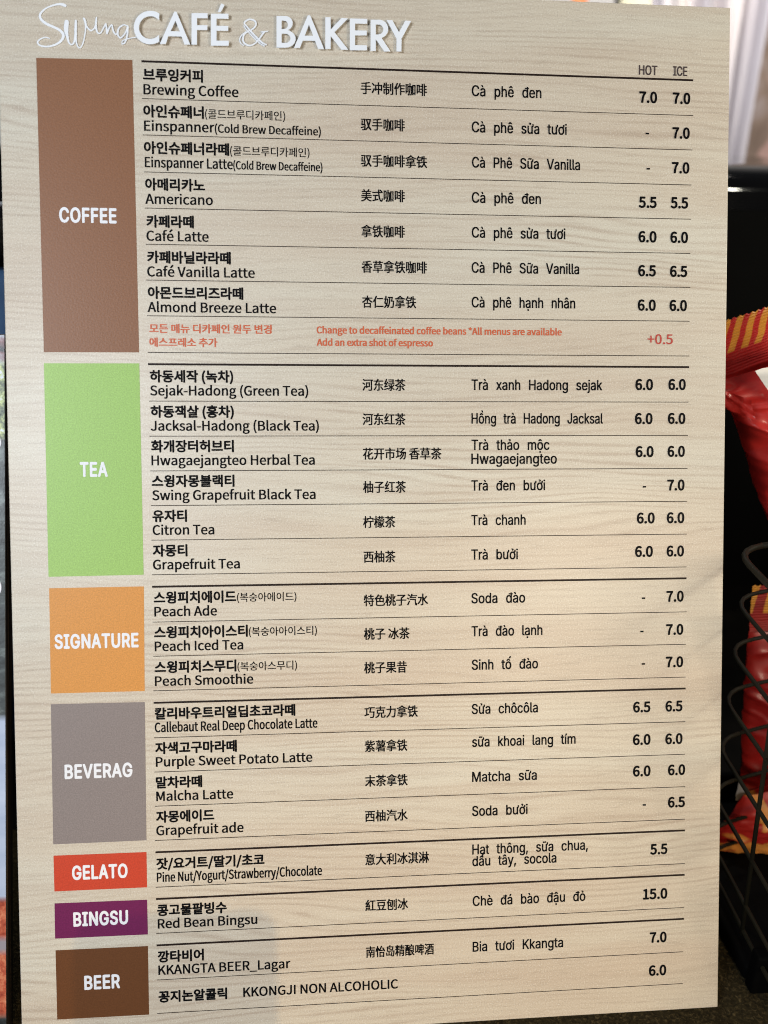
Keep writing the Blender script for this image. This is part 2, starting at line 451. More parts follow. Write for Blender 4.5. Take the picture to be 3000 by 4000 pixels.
LOGO = [
    ('C', [[[83.56, 15.67], [82.67, 15.19], [81.74, 14.82], [80.75, 14.57], [79.74, 14.45], [78.72, 14.44], [77.69, 14.56], [76.68, 14.8], [75.7, 15.16], [74.77, 15.63], [73.89, 16.21], [73.07, 16.89], [72.34, 17.66], [71.7, 18.5], [71.16, 19.41], [70.73, 20.37], [70.41, 21.37], [70.21, 22.4], [70.13, 23.44], [70.18, 24.47], [70.34, 25.48], [70.63, 26.46], [71.03, 27.39], [71.54, 28.27], [72.15, 29.06], [72.86, 29.78], [73.65, 30.4], [74.51, 30.91], [75.44, 31.32], [76.41, 31.6], [77.41, 31.77], [78.43, 31.81], [79.46, 31.73], [80.48, 31.53], [81.47, 31.2], [82.43, 30.76], [83.33, 30.21], [83.22, 26.79], [82.52, 27.51], [81.73, 28.11], [80.86, 28.58], [79.93, 28.91], [78.97, 29.08], [78.0, 29.09], [77.05, 28.95], [76.15, 28.65], [75.31, 28.2], [74.57, 27.62], [73.93, 26.92], [73.43, 26.12], [73.06, 25.24], [72.84, 24.3], [72.78, 23.34], [72.87, 22.37], [73.12, 21.41], [73.52, 20.51], [74.05, 19.67], [74.71, 18.92], [75.48, 18.28], [76.33, 17.77], [77.24, 17.41], [78.19, 17.19], [79.16, 17.13], [80.12, 17.23], [81.04, 17.48], [81.89, 17.89], [82.67, 18.43], [83.34, 19.09]]]),
    ('A', [[[91.48, 14.39], [92.58, 14.35], [99.49, 31.18], [96.62, 31.29], [95.12, 27.08], [88.04, 27.21], [86.68, 31.39], [83.63, 31.43]], [[91.93, 18.88], [89.31, 24.65], [94.25, 24.6]]]),
    ('F', [[[100.57, 14.81], [108.98, 14.48], [108.94, 17.07], [103.33, 17.22], [103.28, 21.03], [108.76, 20.82], [108.73, 23.28], [103.25, 23.42], [103.14, 31.12], [100.33, 31.15]]]),
    ('E', [[[110.8, 14.73], [120.03, 14.38], [120.0, 16.9], [113.65, 17.08], [113.6, 20.96], [119.82, 20.73], [119.79, 23.26], [113.57, 23.42], [113.5, 28.74], [119.99, 28.57], [119.96, 31.1], [110.58, 31.3]]]),
    ('accent', [[[116.3, 9.09], [118.06, 9.8], [115.92, 13.57], [114.48, 13.49]]]),
    ('B', [[[145.73, 14.55], [149.84, 14.39], [151.06, 14.4], [151.89, 14.6], [152.65, 14.96], [153.29, 15.48], [153.8, 16.12], [154.14, 16.86], [154.3, 17.66], [154.28, 18.49], [154.06, 19.3], [153.67, 20.05], [153.12, 20.71], [152.44, 21.25], [151.66, 21.64], [153.21, 22.36], [153.99, 22.81], [154.66, 23.37], [155.19, 24.03], [155.57, 24.77], [155.78, 25.57], [155.83, 26.39], [155.7, 27.21], [155.4, 28.01], [154.94, 28.75], [154.34, 29.42], [153.61, 29.99], [152.78, 30.45], [151.88, 30.77], [150.94, 30.95], [149.68, 31.08], [145.57, 31.09]], [[148.36, 16.79], [148.31, 21.35], [149.44, 21.24], [150.45, 21.13], [150.89, 20.86], [151.26, 20.48], [151.54, 20.02], [151.72, 19.49], [151.78, 18.94], [151.73, 18.39], [151.56, 17.87], [151.29, 17.43], [150.93, 17.08], [150.5, 16.84], [149.49, 16.74]], [[148.29, 23.69], [148.24, 28.65], [149.7, 28.6], [150.94, 28.51], [151.5, 28.33], [152.01, 28.02], [152.44, 27.61], [152.77, 27.12], [152.97, 26.57], [153.04, 25.99], [152.98, 25.43], [152.79, 24.89], [152.47, 24.42], [152.05, 24.04], [151.54, 23.77], [150.98, 23.63], [149.75, 23.64]]]),
    ('A', [[[162.53, 13.57], [163.79, 13.52], [171.13, 31.03], [167.98, 31.08], [166.35, 26.82], [159.68, 26.93], [158.05, 30.91], [154.99, 30.89]], [[163.09, 18.31], [160.71, 24.34], [165.44, 24.3]]]),
    ('K', [[[171.99, 14.19], [174.8, 14.08], [174.82, 20.62], [180.82, 14.17], [184.17, 14.37], [176.81, 21.85], [184.26, 30.89], [180.57, 31.02], [174.79, 23.89], [174.67, 30.84], [171.86, 30.87]]]),
    ('E', [[[185.31, 14.33], [194.72, 14.16], [194.71, 16.72], [188.05, 16.84], [188.02, 20.58], [194.42, 20.41], [194.4, 22.91], [188.01, 23.08], [187.98, 28.39], [194.51, 28.29], [194.49, 30.86], [185.2, 31.06]]]),
    ('R', [[[196.61, 14.55], [200.65, 14.4], [201.19, 14.37], [202.09, 14.42], [202.95, 14.62], [203.76, 14.97], [204.48, 15.46], [205.1, 16.06], [205.59, 16.78], [205.94, 17.57], [206.13, 18.42], [206.16, 19.29], [206.03, 20.16], [205.75, 21.0], [205.31, 21.79], [204.75, 22.49], [204.06, 23.09], [203.28, 23.56], [202.44, 23.89], [207.33, 31.0], [203.95, 31.12], [199.32, 24.7], [199.29, 31.02], [196.52, 31.05]], [[199.36, 16.94], [199.33, 22.33], [200.48, 22.29], [201.4, 22.08], [201.97, 21.89], [202.49, 21.56], [202.92, 21.13], [203.25, 20.6], [203.46, 20.02], [203.53, 19.41], [203.46, 18.81], [203.26, 18.24], [202.94, 17.74], [202.51, 17.34], [201.99, 17.06], [201.42, 16.9], [200.5, 16.9]]]),
    ('Y', [[[205.38, 14.35], [208.42, 14.36], [212.12, 20.67], [215.54, 14.35], [218.73, 14.36], [213.47, 23.92], [213.37, 30.78], [210.72, 30.81], [210.75, 24.02]]]),
]
STROKES = [
    [[34.82, 13.61, 1.54], [32.48, 12.94, 1.29], [28.98, 13.65, 0.9], [24.83, 15.53, 0.84], [22.04, 18.37, 1.16], [22.18, 20.91, 1.41], [24.66, 23.17, 1.41], [28.75, 24.93, 1.29], [32.2, 26.71, 1.41], [33.62, 29.08, 1.54], [32.28, 32.01, 1.29], [28.87, 34.24, 1.03], [24.73, 35.15, 0.9], [21.44, 34.63, 0.9], [20.34, 33.08, 0.9], [21.76, 31.43, 0.71], [24.51, 30.44, 0.64], [26.59, 31.0, 0.51]],
    [[35.48, 22.0, 2.31], [35.08, 25.84, 2.31], [35.64, 29.65, 1.41], [36.53, 32.81, 0.96], [38.11, 33.65, 0.77], [39.3, 31.43, 0.9], [40.04, 26.29, 1.29], [40.26, 21.3, 1.16]],
    [[40.26, 21.3, 1.16], [39.96, 26.93, 1.41], [40.18, 32.04, 0.9], [41.14, 34.82, 0.71], [42.55, 34.9, 0.64], [44.01, 31.58, 0.71], [45.15, 25.46, 0.77], [45.1, 21.63, 1.16], [44.37, 20.06, 1.16]],
    [[44.74, 20.37, 1.16], [45.64, 23.65, 0.9], [47.7, 26.01, 0.84], [49.51, 24.98, 0.77], [50.65, 22.06, 0.9], [50.96, 19.23, 0.77]],
    [[50.83, 19.49, 0.77], [50.55, 23.98, 1.16], [51.33, 26.83, 0.9], [52.92, 27.16, 0.71], [54.58, 24.15, 0.77], [55.7, 22.25, 0.77]],
    [[55.7, 22.25, 0.77], [56.1, 25.05, 1.03], [56.25, 27.35, 0.9], [57.46, 24.23, 0.77], [58.77, 22.71, 0.77], [59.37, 25.25, 1.03], [60.48, 27.45, 0.84], [62.03, 26.88, 0.58]],
    [[66.99, 22.91, 0.64], [64.87, 22.54, 0.71], [62.46, 24.3, 0.96], [61.77, 27.41, 1.03], [63.28, 29.28, 0.9], [65.64, 26.75, 0.71], [66.98, 23.36, 0.77]],
    [[67.11, 23.1, 0.9], [66.71, 27.87, 1.03], [65.55, 31.44, 0.9], [64.06, 32.46, 0.71], [64.28, 30.85, 0.51], [67.0, 29.65, 0.58], [70.23, 28.96, 0.51], [72.3, 28.5, 0.51]],
    [[140.28, 30.11, 0.58], [138.11, 29.27, 1.03], [133.86, 25.4, 1.03], [129.96, 21.12, 0.9], [128.53, 19.1, 0.9], [130.0, 17.62, 0.9], [131.98, 17.15, 0.9], [134.27, 17.98, 0.9], [134.72, 19.84, 0.9], [133.24, 21.91, 0.84], [130.26, 23.71, 0.77], [128.27, 25.28, 0.9], [127.64, 27.9, 1.03], [128.67, 30.0, 0.96], [131.29, 30.95, 0.9], [134.14, 29.68, 0.77], [136.48, 27.12, 0.9], [138.36, 24.45, 1.03], [139.56, 23.36, 0.64]],
    [[139.08, 30.93, 0.58], [136.78, 29.71, 0.58], [133.19, 26.4, 0.58], [129.94, 23.07, 0.58], [128.25, 20.73, 0.58]],
    [[129.4, 23.74, 0.51], [126.94, 25.65, 0.58], [125.93, 27.96, 0.64], [126.57, 29.89, 0.58], [128.0, 31.07, 0.45]],
    [[137.31, 23.58, 0.58], [141.02, 23.12, 0.58]],
]
GLYPHS_CJK = {
 ' ': (220, ''),
 '(': (332, '235,-193 290,-168 220,-20 179,140 165,305 179,471 220,630 290,778 235,803 157,652 108,487 90,305 108,123 157,-41'),
 ')': (332, '97,-193 175,-41 224,123 242,305 224,487 175,652 97,803 41,778 112,630 154,471 168,305 154,140 112,-20 41,-168'),
 '*': (459, '151,463 230,556 306,463 350,493 287,596 394,641 377,692 265,664 255,782 202,782 193,663 81,692 64,641 170,596 108,493'),
 '+': (545, '237,114 308,114 308,329 509,329 509,396 308,396 308,611 237,611 237,396 37,396 37,329 237,329'),
 '-': (341, '45,241 297,241 297,309 45,309'),
 '.': (273, '137,-13 182,6 201,55 182,105 137,124 90,105 72,55 90,6'),
 '/': (385, '11,-176 77,-176 370,780 305,780'),
 '0': (545, '273,-13 366,10 436,81 481,198 497,362 481,526 436,641 366,710 273,733 180,710 110,641 65,526 49,362 65,198 110,81 180,10;273,60 201,91 153,190 136,362 153,534 201,631 273,662 345,631 393,534 411,362 393,190 345,91'),
 '1': (545, '86,0 481,0 481,75 337,75 337,720 268,720 119,669 119,612 248,612 248,75 86,75'),
 '5': (545, '257,-13 372,16 459,100 493,234 463,364 385,439 276,464 168,435 187,643 458,643 458,720 108,720 84,384 133,354 190,385 252,396 331,376 383,320 402,232 381,141 326,83 249,62 144,86 72,141 27,83 83,36 158,1'),
 '6': (545, '296,-13 399,17 474,98 503,221 478,347 409,422 303,447 217,424 139,360 167,537 233,631 325,659 388,644 439,604 490,659 419,712 321,733 221,712 136,644 77,524 55,344 73,188 124,76 200,10;141,289 216,360 288,380 360,360 403,305 417,221 401,135 358,78 296,58 218,85 166,163'),
 '7': (545, '194,0 288,0 310,250 372,460 499,666 499,720 48,720 48,643 398,643 285,450 221,245'),
 'A': (597, '4,0 95,0 165,220 428,220 497,0 593,0 349,720 248,720;188,292 223,403 295,646 299,646 371,403 406,292'),
 'B': (645, '99,0 328,0 470,23 566,94 601,211 582,296 531,353 455,383 455,388 512,422 548,477 560,544 528,646 441,703 312,720 99,720;190,415 190,648 301,648 395,637 452,600 471,532 453,469 397,429 297,415;190,73 190,344 315,344 423,330 489,287 512,214 488,134 421,88 315,73'),
 'C': (627, '370,-13 494,14 591,90 541,148 466,88 374,67 255,103 178,205 150,362 179,518 258,618 377,653 460,634 525,585 574,644 492,706 376,733 249,707 148,633 81,516 57,360 81,203 146,86 246,13'),
 'D': (676, '99,0 283,0 427,25 532,96 596,210 618,362 596,515 531,627 425,696 279,720 99,720;190,75 190,646 271,646 382,628 462,573 509,484 525,362 509,241 462,150 382,94 271,75'),
 'E': (579, '99,0 525,0 525,78 190,78 190,340 463,340 463,417 190,417 190,643 514,643 514,720 99,720'),
 'G': (677, '382,-13 512,11 604,71 604,373 367,373 367,298 521,298 521,109 464,78 391,67 260,103 178,205 150,362 180,518 263,618 390,653 481,633 545,585 594,644 513,705 387,733 255,707 151,633 82,516 57,360 81,203 148,86 251,13'),
 'H': (715, '99,0 190,0 190,340 526,340 526,0 617,0 617,720 526,720 526,418 190,418 190,720 99,720'),
 'I': (288, '99,0 190,0 190,720 99,720'),
 'J': (526, '233,-13 347,18 411,98 431,211 431,720 340,720 340,220 327,132 288,82 224,67 154,86 99,148 34,101 84,38 150,0'),
 'K': (635, '99,0 190,0 190,228 313,375 529,0 631,0 370,447 596,720 493,720 192,359 190,359 190,720 99,720'),
 'L': (533, '99,0 505,0 505,78 190,78 190,720 99,720'),
 'M': (798, '99,0 181,0 181,399 169,611 173,611 231,447 367,73 428,73 564,447 622,611 626,611 614,399 614,0 698,0 698,720 589,720 452,335 402,185 398,185 346,335 208,720 99,720'),
 'N': (710, '99,0 185,0 185,378 174,603 178,603 255,455 518,0 611,0 611,720 525,720 525,346 537,118 532,118 455,266 192,720 99,720'),
 'O': (729, '364,-13 489,13 586,88 649,206 672,362 649,518 586,634 489,707 364,733 240,707 143,634 80,518 57,362 80,206 143,88 240,13;364,67 251,104 177,206 150,362 177,518 251,618 364,653 478,618 552,518 579,362 552,206 478,104'),
 'P': (622, '99,0 190,0 190,287 308,287 447,311 540,384 574,509 540,633 446,700 305,720 99,720;190,360 190,646 293,646 398,634 462,591 483,509 463,425 401,376 297,360'),
 'R': (624, '190,378 190,646 310,646 406,634 465,594 485,519 465,440 406,394 310,378;494,0 596,0 414,315 499,353 555,421 576,519 543,637 454,701 324,720 99,720 99,0 190,0 190,305 319,305'),
 'S': (585, '299,-13 429,15 513,88 543,192 523,281 470,342 395,384 293,428 237,454 192,492 173,549 190,604 236,640 307,653 398,635 471,586 519,644 426,708 307,733 191,708 110,641 81,542 104,454 159,395 227,358 330,312 392,282 435,243 451,184 433,122 381,82 300,67 192,91 101,156 47,93 158,16'),
 'T': (588, '249,0 340,0 340,643 558,643 558,720 30,720 30,643 249,643'),
 'V': (565, '231,0 336,0 565,720 472,720 287,92 283,92 96,720 1,720'),
 'Y': (522, '215,0 305,0 305,279 523,720 428,720 263,359 259,359 189,517 95,720 -1,720 215,279'),
 '_': (549, '13,-138 535,-138 535,-79 13,-79'),
 'a': (553, '213,-13 307,10 390,64 393,64 401,0 474,0 474,328 456,444 396,520 290,547 171,524 81,477 115,415 188,455 275,472 342,453 376,403 385,338 199,301 92,236 58,138 78,56 133,5;239,60 191,68 157,95 144,144 167,205 243,249 385,278 385,130 312,77'),
 'b': (607, '325,-13 439,21 524,119 557,275 532,419 461,513 345,547 257,525 177,472 181,568 181,782 90,782 90,0 162,0 170,55 174,55 248,5;310,63 250,75 181,118 181,399 254,453 322,471 404,447 450,378 464,274 444,161 389,88'),
 'c': (501, '301,-13 393,5 473,54 434,115 377,77 308,62 222,88 164,159 143,266 165,374 225,446 311,471 368,459 417,425 463,484 397,528 307,547 180,514 87,418 51,266 84,115 173,20'),
 'd': (609, '272,-13 362,10 434,63 437,63 445,0 519,0 519,782 428,782 428,577 433,485 364,531 283,547 169,513 85,416 52,266 79,115 156,20;292,63 212,87 162,157 144,267 165,374 221,446 299,471 363,459 428,415 428,136 362,81'),
 'e': (544, '306,-13 403,3 481,41 450,101 388,70 316,59 227,82 165,147 139,246 499,246 503,297 478,429 406,516 290,547 174,513 86,416 51,266 86,116 177,20;138,309 166,400 221,456 292,475 363,456 409,400 424,309'),
 'f': (319, '32,461 105,461 105,0 194,0 194,461 307,461 307,533 194,533 194,618 213,696 270,723 330,708 350,778 260,795 173,773 122,712 105,619 105,533 32,528'),
 'g': (554, '270,-246 413,-220 507,-153 540,-61 519,11 457,53 355,66 249,66 176,82 156,124 166,160 191,188 269,169 369,192 438,256 465,355 453,418 421,465 530,465 530,533 345,533 269,547 170,524 98,458 70,357 91,271 139,213 139,209 99,169 81,110 94,57 129,23 129,18 71,-37 50,-103 78,-181 155,-229;269,230 213,245 172,289 156,357 172,424 212,466 269,481 327,466 368,424 383,357 367,289 326,245;283,-184 200,-172 147,-140 129,-90 141,-44 183,0 251,-8 344,-8 403,-14 440,-36 452,-76 431,-128 373,-168'),
 'h': (596, '90,0 181,0 181,387 253,448 326,469 384,454 417,408 427,326 427,0 517,0 517,338 499,452 446,523 354,547 256,521 177,458 181,568 181,782 90,782'),
 'i': (270, '90,0 181,0 181,533 90,533;136,643 179,660 195,703 179,745 136,761 93,745 77,703 93,660'),
 'j': (270, '34,-238 119,-216 166,-155 181,-61 181,533 91,533 91,-61 86,-117 66,-153 26,-166 -26,-156 -43,-224;136,643 178,660 195,703 178,745 136,761 92,745 76,703 92,660'),
 'k': (542, '90,0 179,0 179,140 279,257 435,0 532,0 331,318 509,533 409,533 183,252 179,252 179,782 90,782'),
 'l': (279, '185,-13 237,-5 224,64 205,62 188,71 181,100 181,782 90,782 90,106 100,42 131,1'),
 'm': (910, '90,0 181,0 181,387 250,448 314,469 370,454 403,408 414,326 414,0 503,0 503,387 574,448 637,469 693,454 726,408 737,326 737,0 826,0 826,338 809,452 755,523 665,547 573,519 488,445 459,499 411,535 341,547 252,521 175,456 173,456 164,533 90,533'),
 'n': (599, '90,0 181,0 181,387 253,448 326,469 384,454 417,408 427,326 427,0 517,0 517,338 499,452 446,523 354,547 256,521 175,456 173,456 164,533 90,533'),
 'o': (595, '298,-13 420,20 509,115 544,266 509,418 420,514 298,547 176,514 86,418 51,266 86,115 176,20;298,62 217,88 163,159 143,266 163,374 217,446 298,471 379,446 433,374 453,266 433,159 379,88'),
 'p': (609, '90,-225 181,-225 181,-44 178,49 251,3 325,-13 439,21 524,119 557,275 532,419 461,513 345,547 255,524 175,471 173,471 164,533 90,533;310,63 250,75 181,118 181,399 254,453 322,471 404,447 450,378 464,274 444,161 389,88'),
 'r': (381, '90,0 181,0 181,343 221,415 268,455 314,467 366,458 383,535 326,547 242,517 175,436 173,436 164,533 90,533'),
 's': (460, '230,-13 336,9 401,66 423,145 399,226 338,275 261,307 181,343 146,400 171,454 246,477 310,464 366,430 410,486 337,529 245,547 145,527 83,473 61,396 85,321 143,273 216,242 299,203 338,140 326,98 291,68 233,57 147,75 75,121 31,61 121,8'),
 't': (370, '257,-13 357,7 339,75 278,60 229,72 203,107 195,162 195,461 341,461 341,533 195,533 195,684 121,684 111,533 27,528 27,461 106,461 106,165 120,71 168,10'),
 'u': (596, '247,-13 343,14 422,83 425,83 432,0 507,0 507,533 417,533 417,155 347,86 273,65 216,79 183,126 173,206 173,533 83,533 83,195 100,81 154,11'),
 'v': (512, '205,0 310,0 499,533 411,533 309,230 260,73 255,73 206,230 106,533 13,533'),
 'w': (788, '175,0 279,0 355,286 391,441 396,441 432,288 509,0 618,0 762,533 676,533 598,225 566,77 561,77 524,225 440,533 353,533 269,225 234,77 229,77 197,225 118,533 27,533'),
 'x': (489, '15,0 109,0 235,220 240,220 376,0 474,0 299,269 461,533 367,533 254,327 249,327 197,416 126,533 28,533 191,278'),
 'y': (512, '99,-230 190,-205 254,-139 299,-45 499,533 412,533 315,238 272,86 267,86 214,238 106,533 13,533 227,-1 215,-41 169,-123 95,-156 54,-147 36,-219'),
 'z': (467, '34,0 438,0 438,73 147,73 429,485 429,533 65,533 65,461 315,461 34,48'),
 'é': (544, '306,-13 403,3 481,41 450,101 388,70 316,59 227,82 165,147 139,246 499,246 503,297 478,429 406,516 290,547 174,513 86,416 51,266 86,116 177,20;138,309 166,400 221,456 292,475 363,456 409,400 424,309;274,629 445,798 383,857 228,674'),
 '东': (982, '252,256 174,121 70,10 133,-37 238,86 326,237;654,227 769,97 858,-26 923,11 832,132 715,257;76,694 76,625 314,625 221,473 182,421 147,396 174,320 281,334 498,334 498,24 479,6 354,6 382,-71 532,-56 564,-28 573,23 573,334 858,334 858,406 573,406 573,550 498,550 498,406 264,406 404,625 901,625 901,694 441,694 491,799 413,831 351,694'),
 '仁': (982, '382,659 382,582 893,582 893,659;325,70 325,-7 936,-7 936,70;290,823 178,601 34,421 80,348 183,471 183,-77 256,-77 256,584 361,801'),
 '作': (982, '517,813 423,604 300,434 357,384 497,590 565,590 565,-78 639,-78 639,161 935,161 935,231 639,231 639,380 922,380 922,448 639,448 639,590 945,590 945,661 532,661 587,795;280,821 173,605 35,429 79,356 176,472 176,-77 249,-77 249,588 351,800'),
 '克': (982, '249,483 735,483 735,325 249,325;451,826 451,727 69,727 69,659 451,659 451,549 177,549 177,258 331,258 295,136 209,46 42,-13 85,-81 234,-28 329,46 383,141 410,258 556,258 556,34 566,-28 602,-60 673,-69 829,-69 893,-54 927,2 942,116 873,146 862,27 823,2 681,2 640,8 632,35 632,258 810,258 810,549 526,549 526,659 917,659 917,727 526,727 526,826'),
 '冰': (982, '39,701 214,568 260,628 83,754;39,86 103,40 266,342 210,387;274,571 274,498 451,498 399,328 322,189 227,92 275,32 389,158 476,336 530,561 487,573 474,571;861,631 695,447 638,650 638,824 563,824 563,21 558,4 542,-1 419,0 449,-77 598,-61 629,-33 638,21 638,446 705,278 793,139 907,36 959,99 863,170 784,266 721,383 924,590'),
 '冲': (982, '52,717 218,557 274,613 104,766;36,63 104,17 277,337 218,381;580,568 580,331 404,331 404,568;653,568 840,568 840,331 653,331;580,824 580,641 331,641 331,195 404,195 404,257 580,257 580,-79 653,-79 653,257 840,257 840,199 914,199 914,641 653,641 653,824'),
 '刨': (982, '648,721 648,167 719,167 719,721;829,811 829,15 824,-2 807,-7 684,-6 708,-80 860,-65 892,-38 901,16 901,811;202,827 128,650 24,506 83,461 109,491 109,57 121,-18 164,-54 247,-64 465,-64 540,-48 579,10 596,121 531,148 523,56 503,13 462,2 250,2 192,12 179,56 179,271 394,271 394,558 156,558 208,649 487,649 477,347 459,241 430,228 347,231 365,166 463,167 495,175 520,198 544,326 556,683 556,717 239,717 272,809;179,493 327,493 327,336 179,336'),
 '利': (982, '582,708 582,166 654,166 654,708;823,806 823,20 817,0 798,-6 647,-5 675,-80 853,-66 886,-37 897,20 897,806;450,819 265,764 41,724 65,666 254,696 254,529 49,529 49,461 239,461 144,276 27,128 67,58 166,186 254,349 254,-77 327,-77 327,312 471,170 513,232 327,389 327,461 517,461 517,529 327,529 327,711 505,763'),
 '制': (982, '664,735 664,191 734,191 734,735;839,815 839,23 819,2 688,3 712,-75 869,-61 902,-32 912,24 912,815;139,802 99,661 40,542 106,515 155,616 284,616 284,513 44,513 44,445 284,445 284,345 89,345 89,2 156,2 156,278 284,278 284,-78 355,-78 355,278 491,278 491,77 477,63 393,64 414,-1 528,11 553,35 559,75 559,345 355,345 355,445 593,445 593,513 355,513 355,616 555,616 555,684 355,684 355,821 284,821 284,684 180,684 208,788'),
 '力': (982, '403,823 403,611 82,611 82,535 399,535 376,392 320,246 217,104 52,-25 109,-83 285,59 394,215 453,377 475,535 812,535 780,158 736,16 691,0 535,7 561,-69 718,-71 765,-60 803,-30 854,136 889,572 891,611 479,611 479,823'),
 '南': (982, '311,452 370,333 432,355 369,471;450,825 450,727 59,727 59,657 450,657 450,553 112,553 112,-78 187,-78 187,485 798,485 798,8 793,-8 775,-14 636,-13 661,-79 830,-67 863,-42 872,8 872,553 531,553 531,657 924,657 924,727 531,727 531,825;611,472 543,332 261,332 261,272 453,272 453,173 241,173 241,111 453,111 453,-60 524,-60 524,111 745,111 745,173 524,173 524,272 727,272 727,332 607,332 675,453'),
 '咖': (982, '414,822 413,627 329,627 329,561 412,561 395,318 347,117 250,-35 302,-82 405,85 457,301 475,561 561,561 541,160 516,20 487,4 412,7 429,-60 517,-59 574,-24 606,137 627,627 476,627 478,822;665,710 665,-42 727,-42 727,40 849,40 849,-34 913,-34 913,710;727,106 727,643 849,643 849,106;75,753 75,72 134,72 134,169 294,169 294,753;134,692 234,692 234,230 134,230'),
 '啡': (982, '697,821 697,-76 769,-76 769,172 946,172 946,241 769,241 769,384 926,384 926,451 769,451 769,592 935,592 935,660 769,660 769,821;524,820 524,660 370,660 370,592 524,592 524,451 376,451 376,384 524,384 524,233 348,233 348,165 524,165 524,-77 595,-77 595,820;73,732 73,88 139,88 139,184 312,184 312,732;139,663 248,663 248,252 139,252'),
 '啤': (982, '73,722 73,109 138,109 138,194 338,194 338,722;138,655 271,655 271,261 138,261;685,340 685,188 348,188 348,121 685,121 685,-79 755,-79 755,121 943,121 943,188 755,188 755,340;408,715 408,344 570,344 507,286 401,239 443,189 573,260 645,344 898,344 898,715 655,715 698,815 614,825 582,715;475,502 613,502 601,404 475,404;680,502 827,502 827,404 669,404;475,654 613,654 613,559 475,559;680,654 827,654 827,559 680,559'),
 '场': (982, '404,426 489,438 559,438 476,291 357,182 345,239 240,199 240,516 348,516 348,585 240,585 240,813 170,813 170,585 49,585 49,516 170,516 170,174 35,127 60,52 359,171 357,180 410,138 538,266 629,438 711,438 633,244 521,85 372,-35 429,-78 579,54 696,226 780,438 847,438 817,126 783,10 748,-4 653,0 674,-70 779,-70 816,-60 846,-35 889,104 921,471 923,508 528,508 834,744 779,785 763,779 368,779 368,709 685,709 471,544 372,496'),
 '大': (982, '453,824 438,543 61,543 61,468 425,468 383,328 311,196 200,78 42,-16 98,-77 296,57 422,225 492,412 586,206 716,40 886,-77 941,-8 771,103 642,266 553,468 925,468 925,543 517,543 532,824'),
 '奶': (982, '387,754 387,687 498,687 486,418 435,164 312,-33 366,-82 473,70 534,260 562,471 571,687 723,687 664,404 843,404 820,117 789,11 748,-2 611,4 633,-68 776,-70 817,-60 849,-36 888,97 914,438 915,472 750,472 806,754;199,557 309,557 284,382 242,236 143,313;64,291 212,170 133,58 35,-17 81,-77 183,5 265,117 315,57 361,115 298,186 354,376 383,621 340,627 212,626 242,823 172,827 142,626 45,626 45,557 130,557'),
 '子': (982, '457,530 457,388 50,388 50,314 457,314 457,20 451,2 430,-4 256,-2 288,-79 482,-65 522,-37 533,19 533,314 936,314 936,388 533,388 533,492 705,597 858,721 802,763 785,758 148,758 148,686 703,686'),
 '岛': (982, '317,576 525,471 565,524 356,623;474,731 522,817 436,829 398,731 181,731 181,330 827,330 806,93 779,3 743,-9 667,-8 667,254 599,254 599,80 417,80 417,293 349,293 349,80 177,80 177,251 109,251 109,16 599,16 599,-13 628,-13 645,-72 771,-73 841,-41 877,72 903,397 252,397 252,663 719,663 685,510 656,501 581,505 599,439 689,440 742,464 770,536 792,702 793,731'),
 '巧': (982, '31,163 47,87 417,173 411,244 263,211 263,624 398,624 398,696 41,696 41,624 190,624 190,195;405,765 405,692 549,692 471,360 839,360 811,116 774,18 725,6 539,14 570,-61 748,-65 799,-55 838,-29 885,94 916,396 918,431 567,431 625,692 942,692 942,765'),
 '市': (982, '406,810 471,681 50,681 50,609 450,609 450,475 145,475 145,35 219,35 219,404 450,404 450,-77 526,-77 526,404 771,404 771,130 748,110 605,112 631,39 804,52 838,79 847,129 847,475 526,475 526,609 934,609 934,681 540,681 555,686 477,833'),
 '开': (982, '637,691 637,411 362,411 362,691;51,411 51,340 283,340 254,207 183,83 53,-28 112,-83 254,44 329,187 359,340 637,340 637,-80 713,-80 713,340 932,340 932,411 713,411 713,691 902,691 902,761 87,761 87,691 288,691 287,411'),
 '式': (982, '696,777 838,653 889,699 747,818;555,821 560,641 54,641 54,570 565,570 595,314 649,108 728,-30 834,-81 895,-61 931,7 950,141 885,183 870,40 840,-4 751,71 682,273 641,570 930,570 930,641 637,641 634,821;58,24 82,-49 555,59 549,126 339,81 339,352 523,352 523,423 88,423 88,352 265,352 265,66'),
 '怡': (982, '173,825 173,-78 247,-78 247,825;80,636 61,505 29,383 88,362 120,492 137,628;420,322 420,-78 488,-78 488,-34 785,-34 785,-76 856,-76 856,322;488,31 488,255 785,255 785,31;257,644 322,454 356,470 378,400 846,447 884,373 946,410 867,543 760,685 701,654 805,511 470,489 566,638 655,804 579,826 489,647 418,534 382,489 314,667'),
 '意': (982, '293,146 293,20 303,-35 341,-63 418,-70 604,-70 667,-59 700,-18 715,67 650,91 639,9 598,-8 424,-8 375,-3 364,20 364,146;728,138 854,-36 915,-6 786,164;178,154 128,64 60,-17 121,-53 188,32 240,127;256,317 729,317 729,249 256,249;256,433 729,433 729,366 256,366;187,484 187,197 435,197 401,165 554,55 600,101 461,197 803,197 803,484;332,692 649,692 604,594 375,594;435,817 469,752 116,752 116,692 322,692 264,679 300,594 72,594 72,534 916,534 916,594 680,594 726,680 669,692 865,692 865,752 551,752 506,834'),
 '手': (982, '49,316 49,244 455,244 455,25 448,3 424,-3 242,-2 273,-75 478,-62 518,-34 530,25 530,244 936,244 936,316 530,316 530,475 880,475 880,546 530,546 530,706 838,764 784,824 480,769 114,740 132,676 455,697 455,546 115,546 115,475 455,475 455,316'),
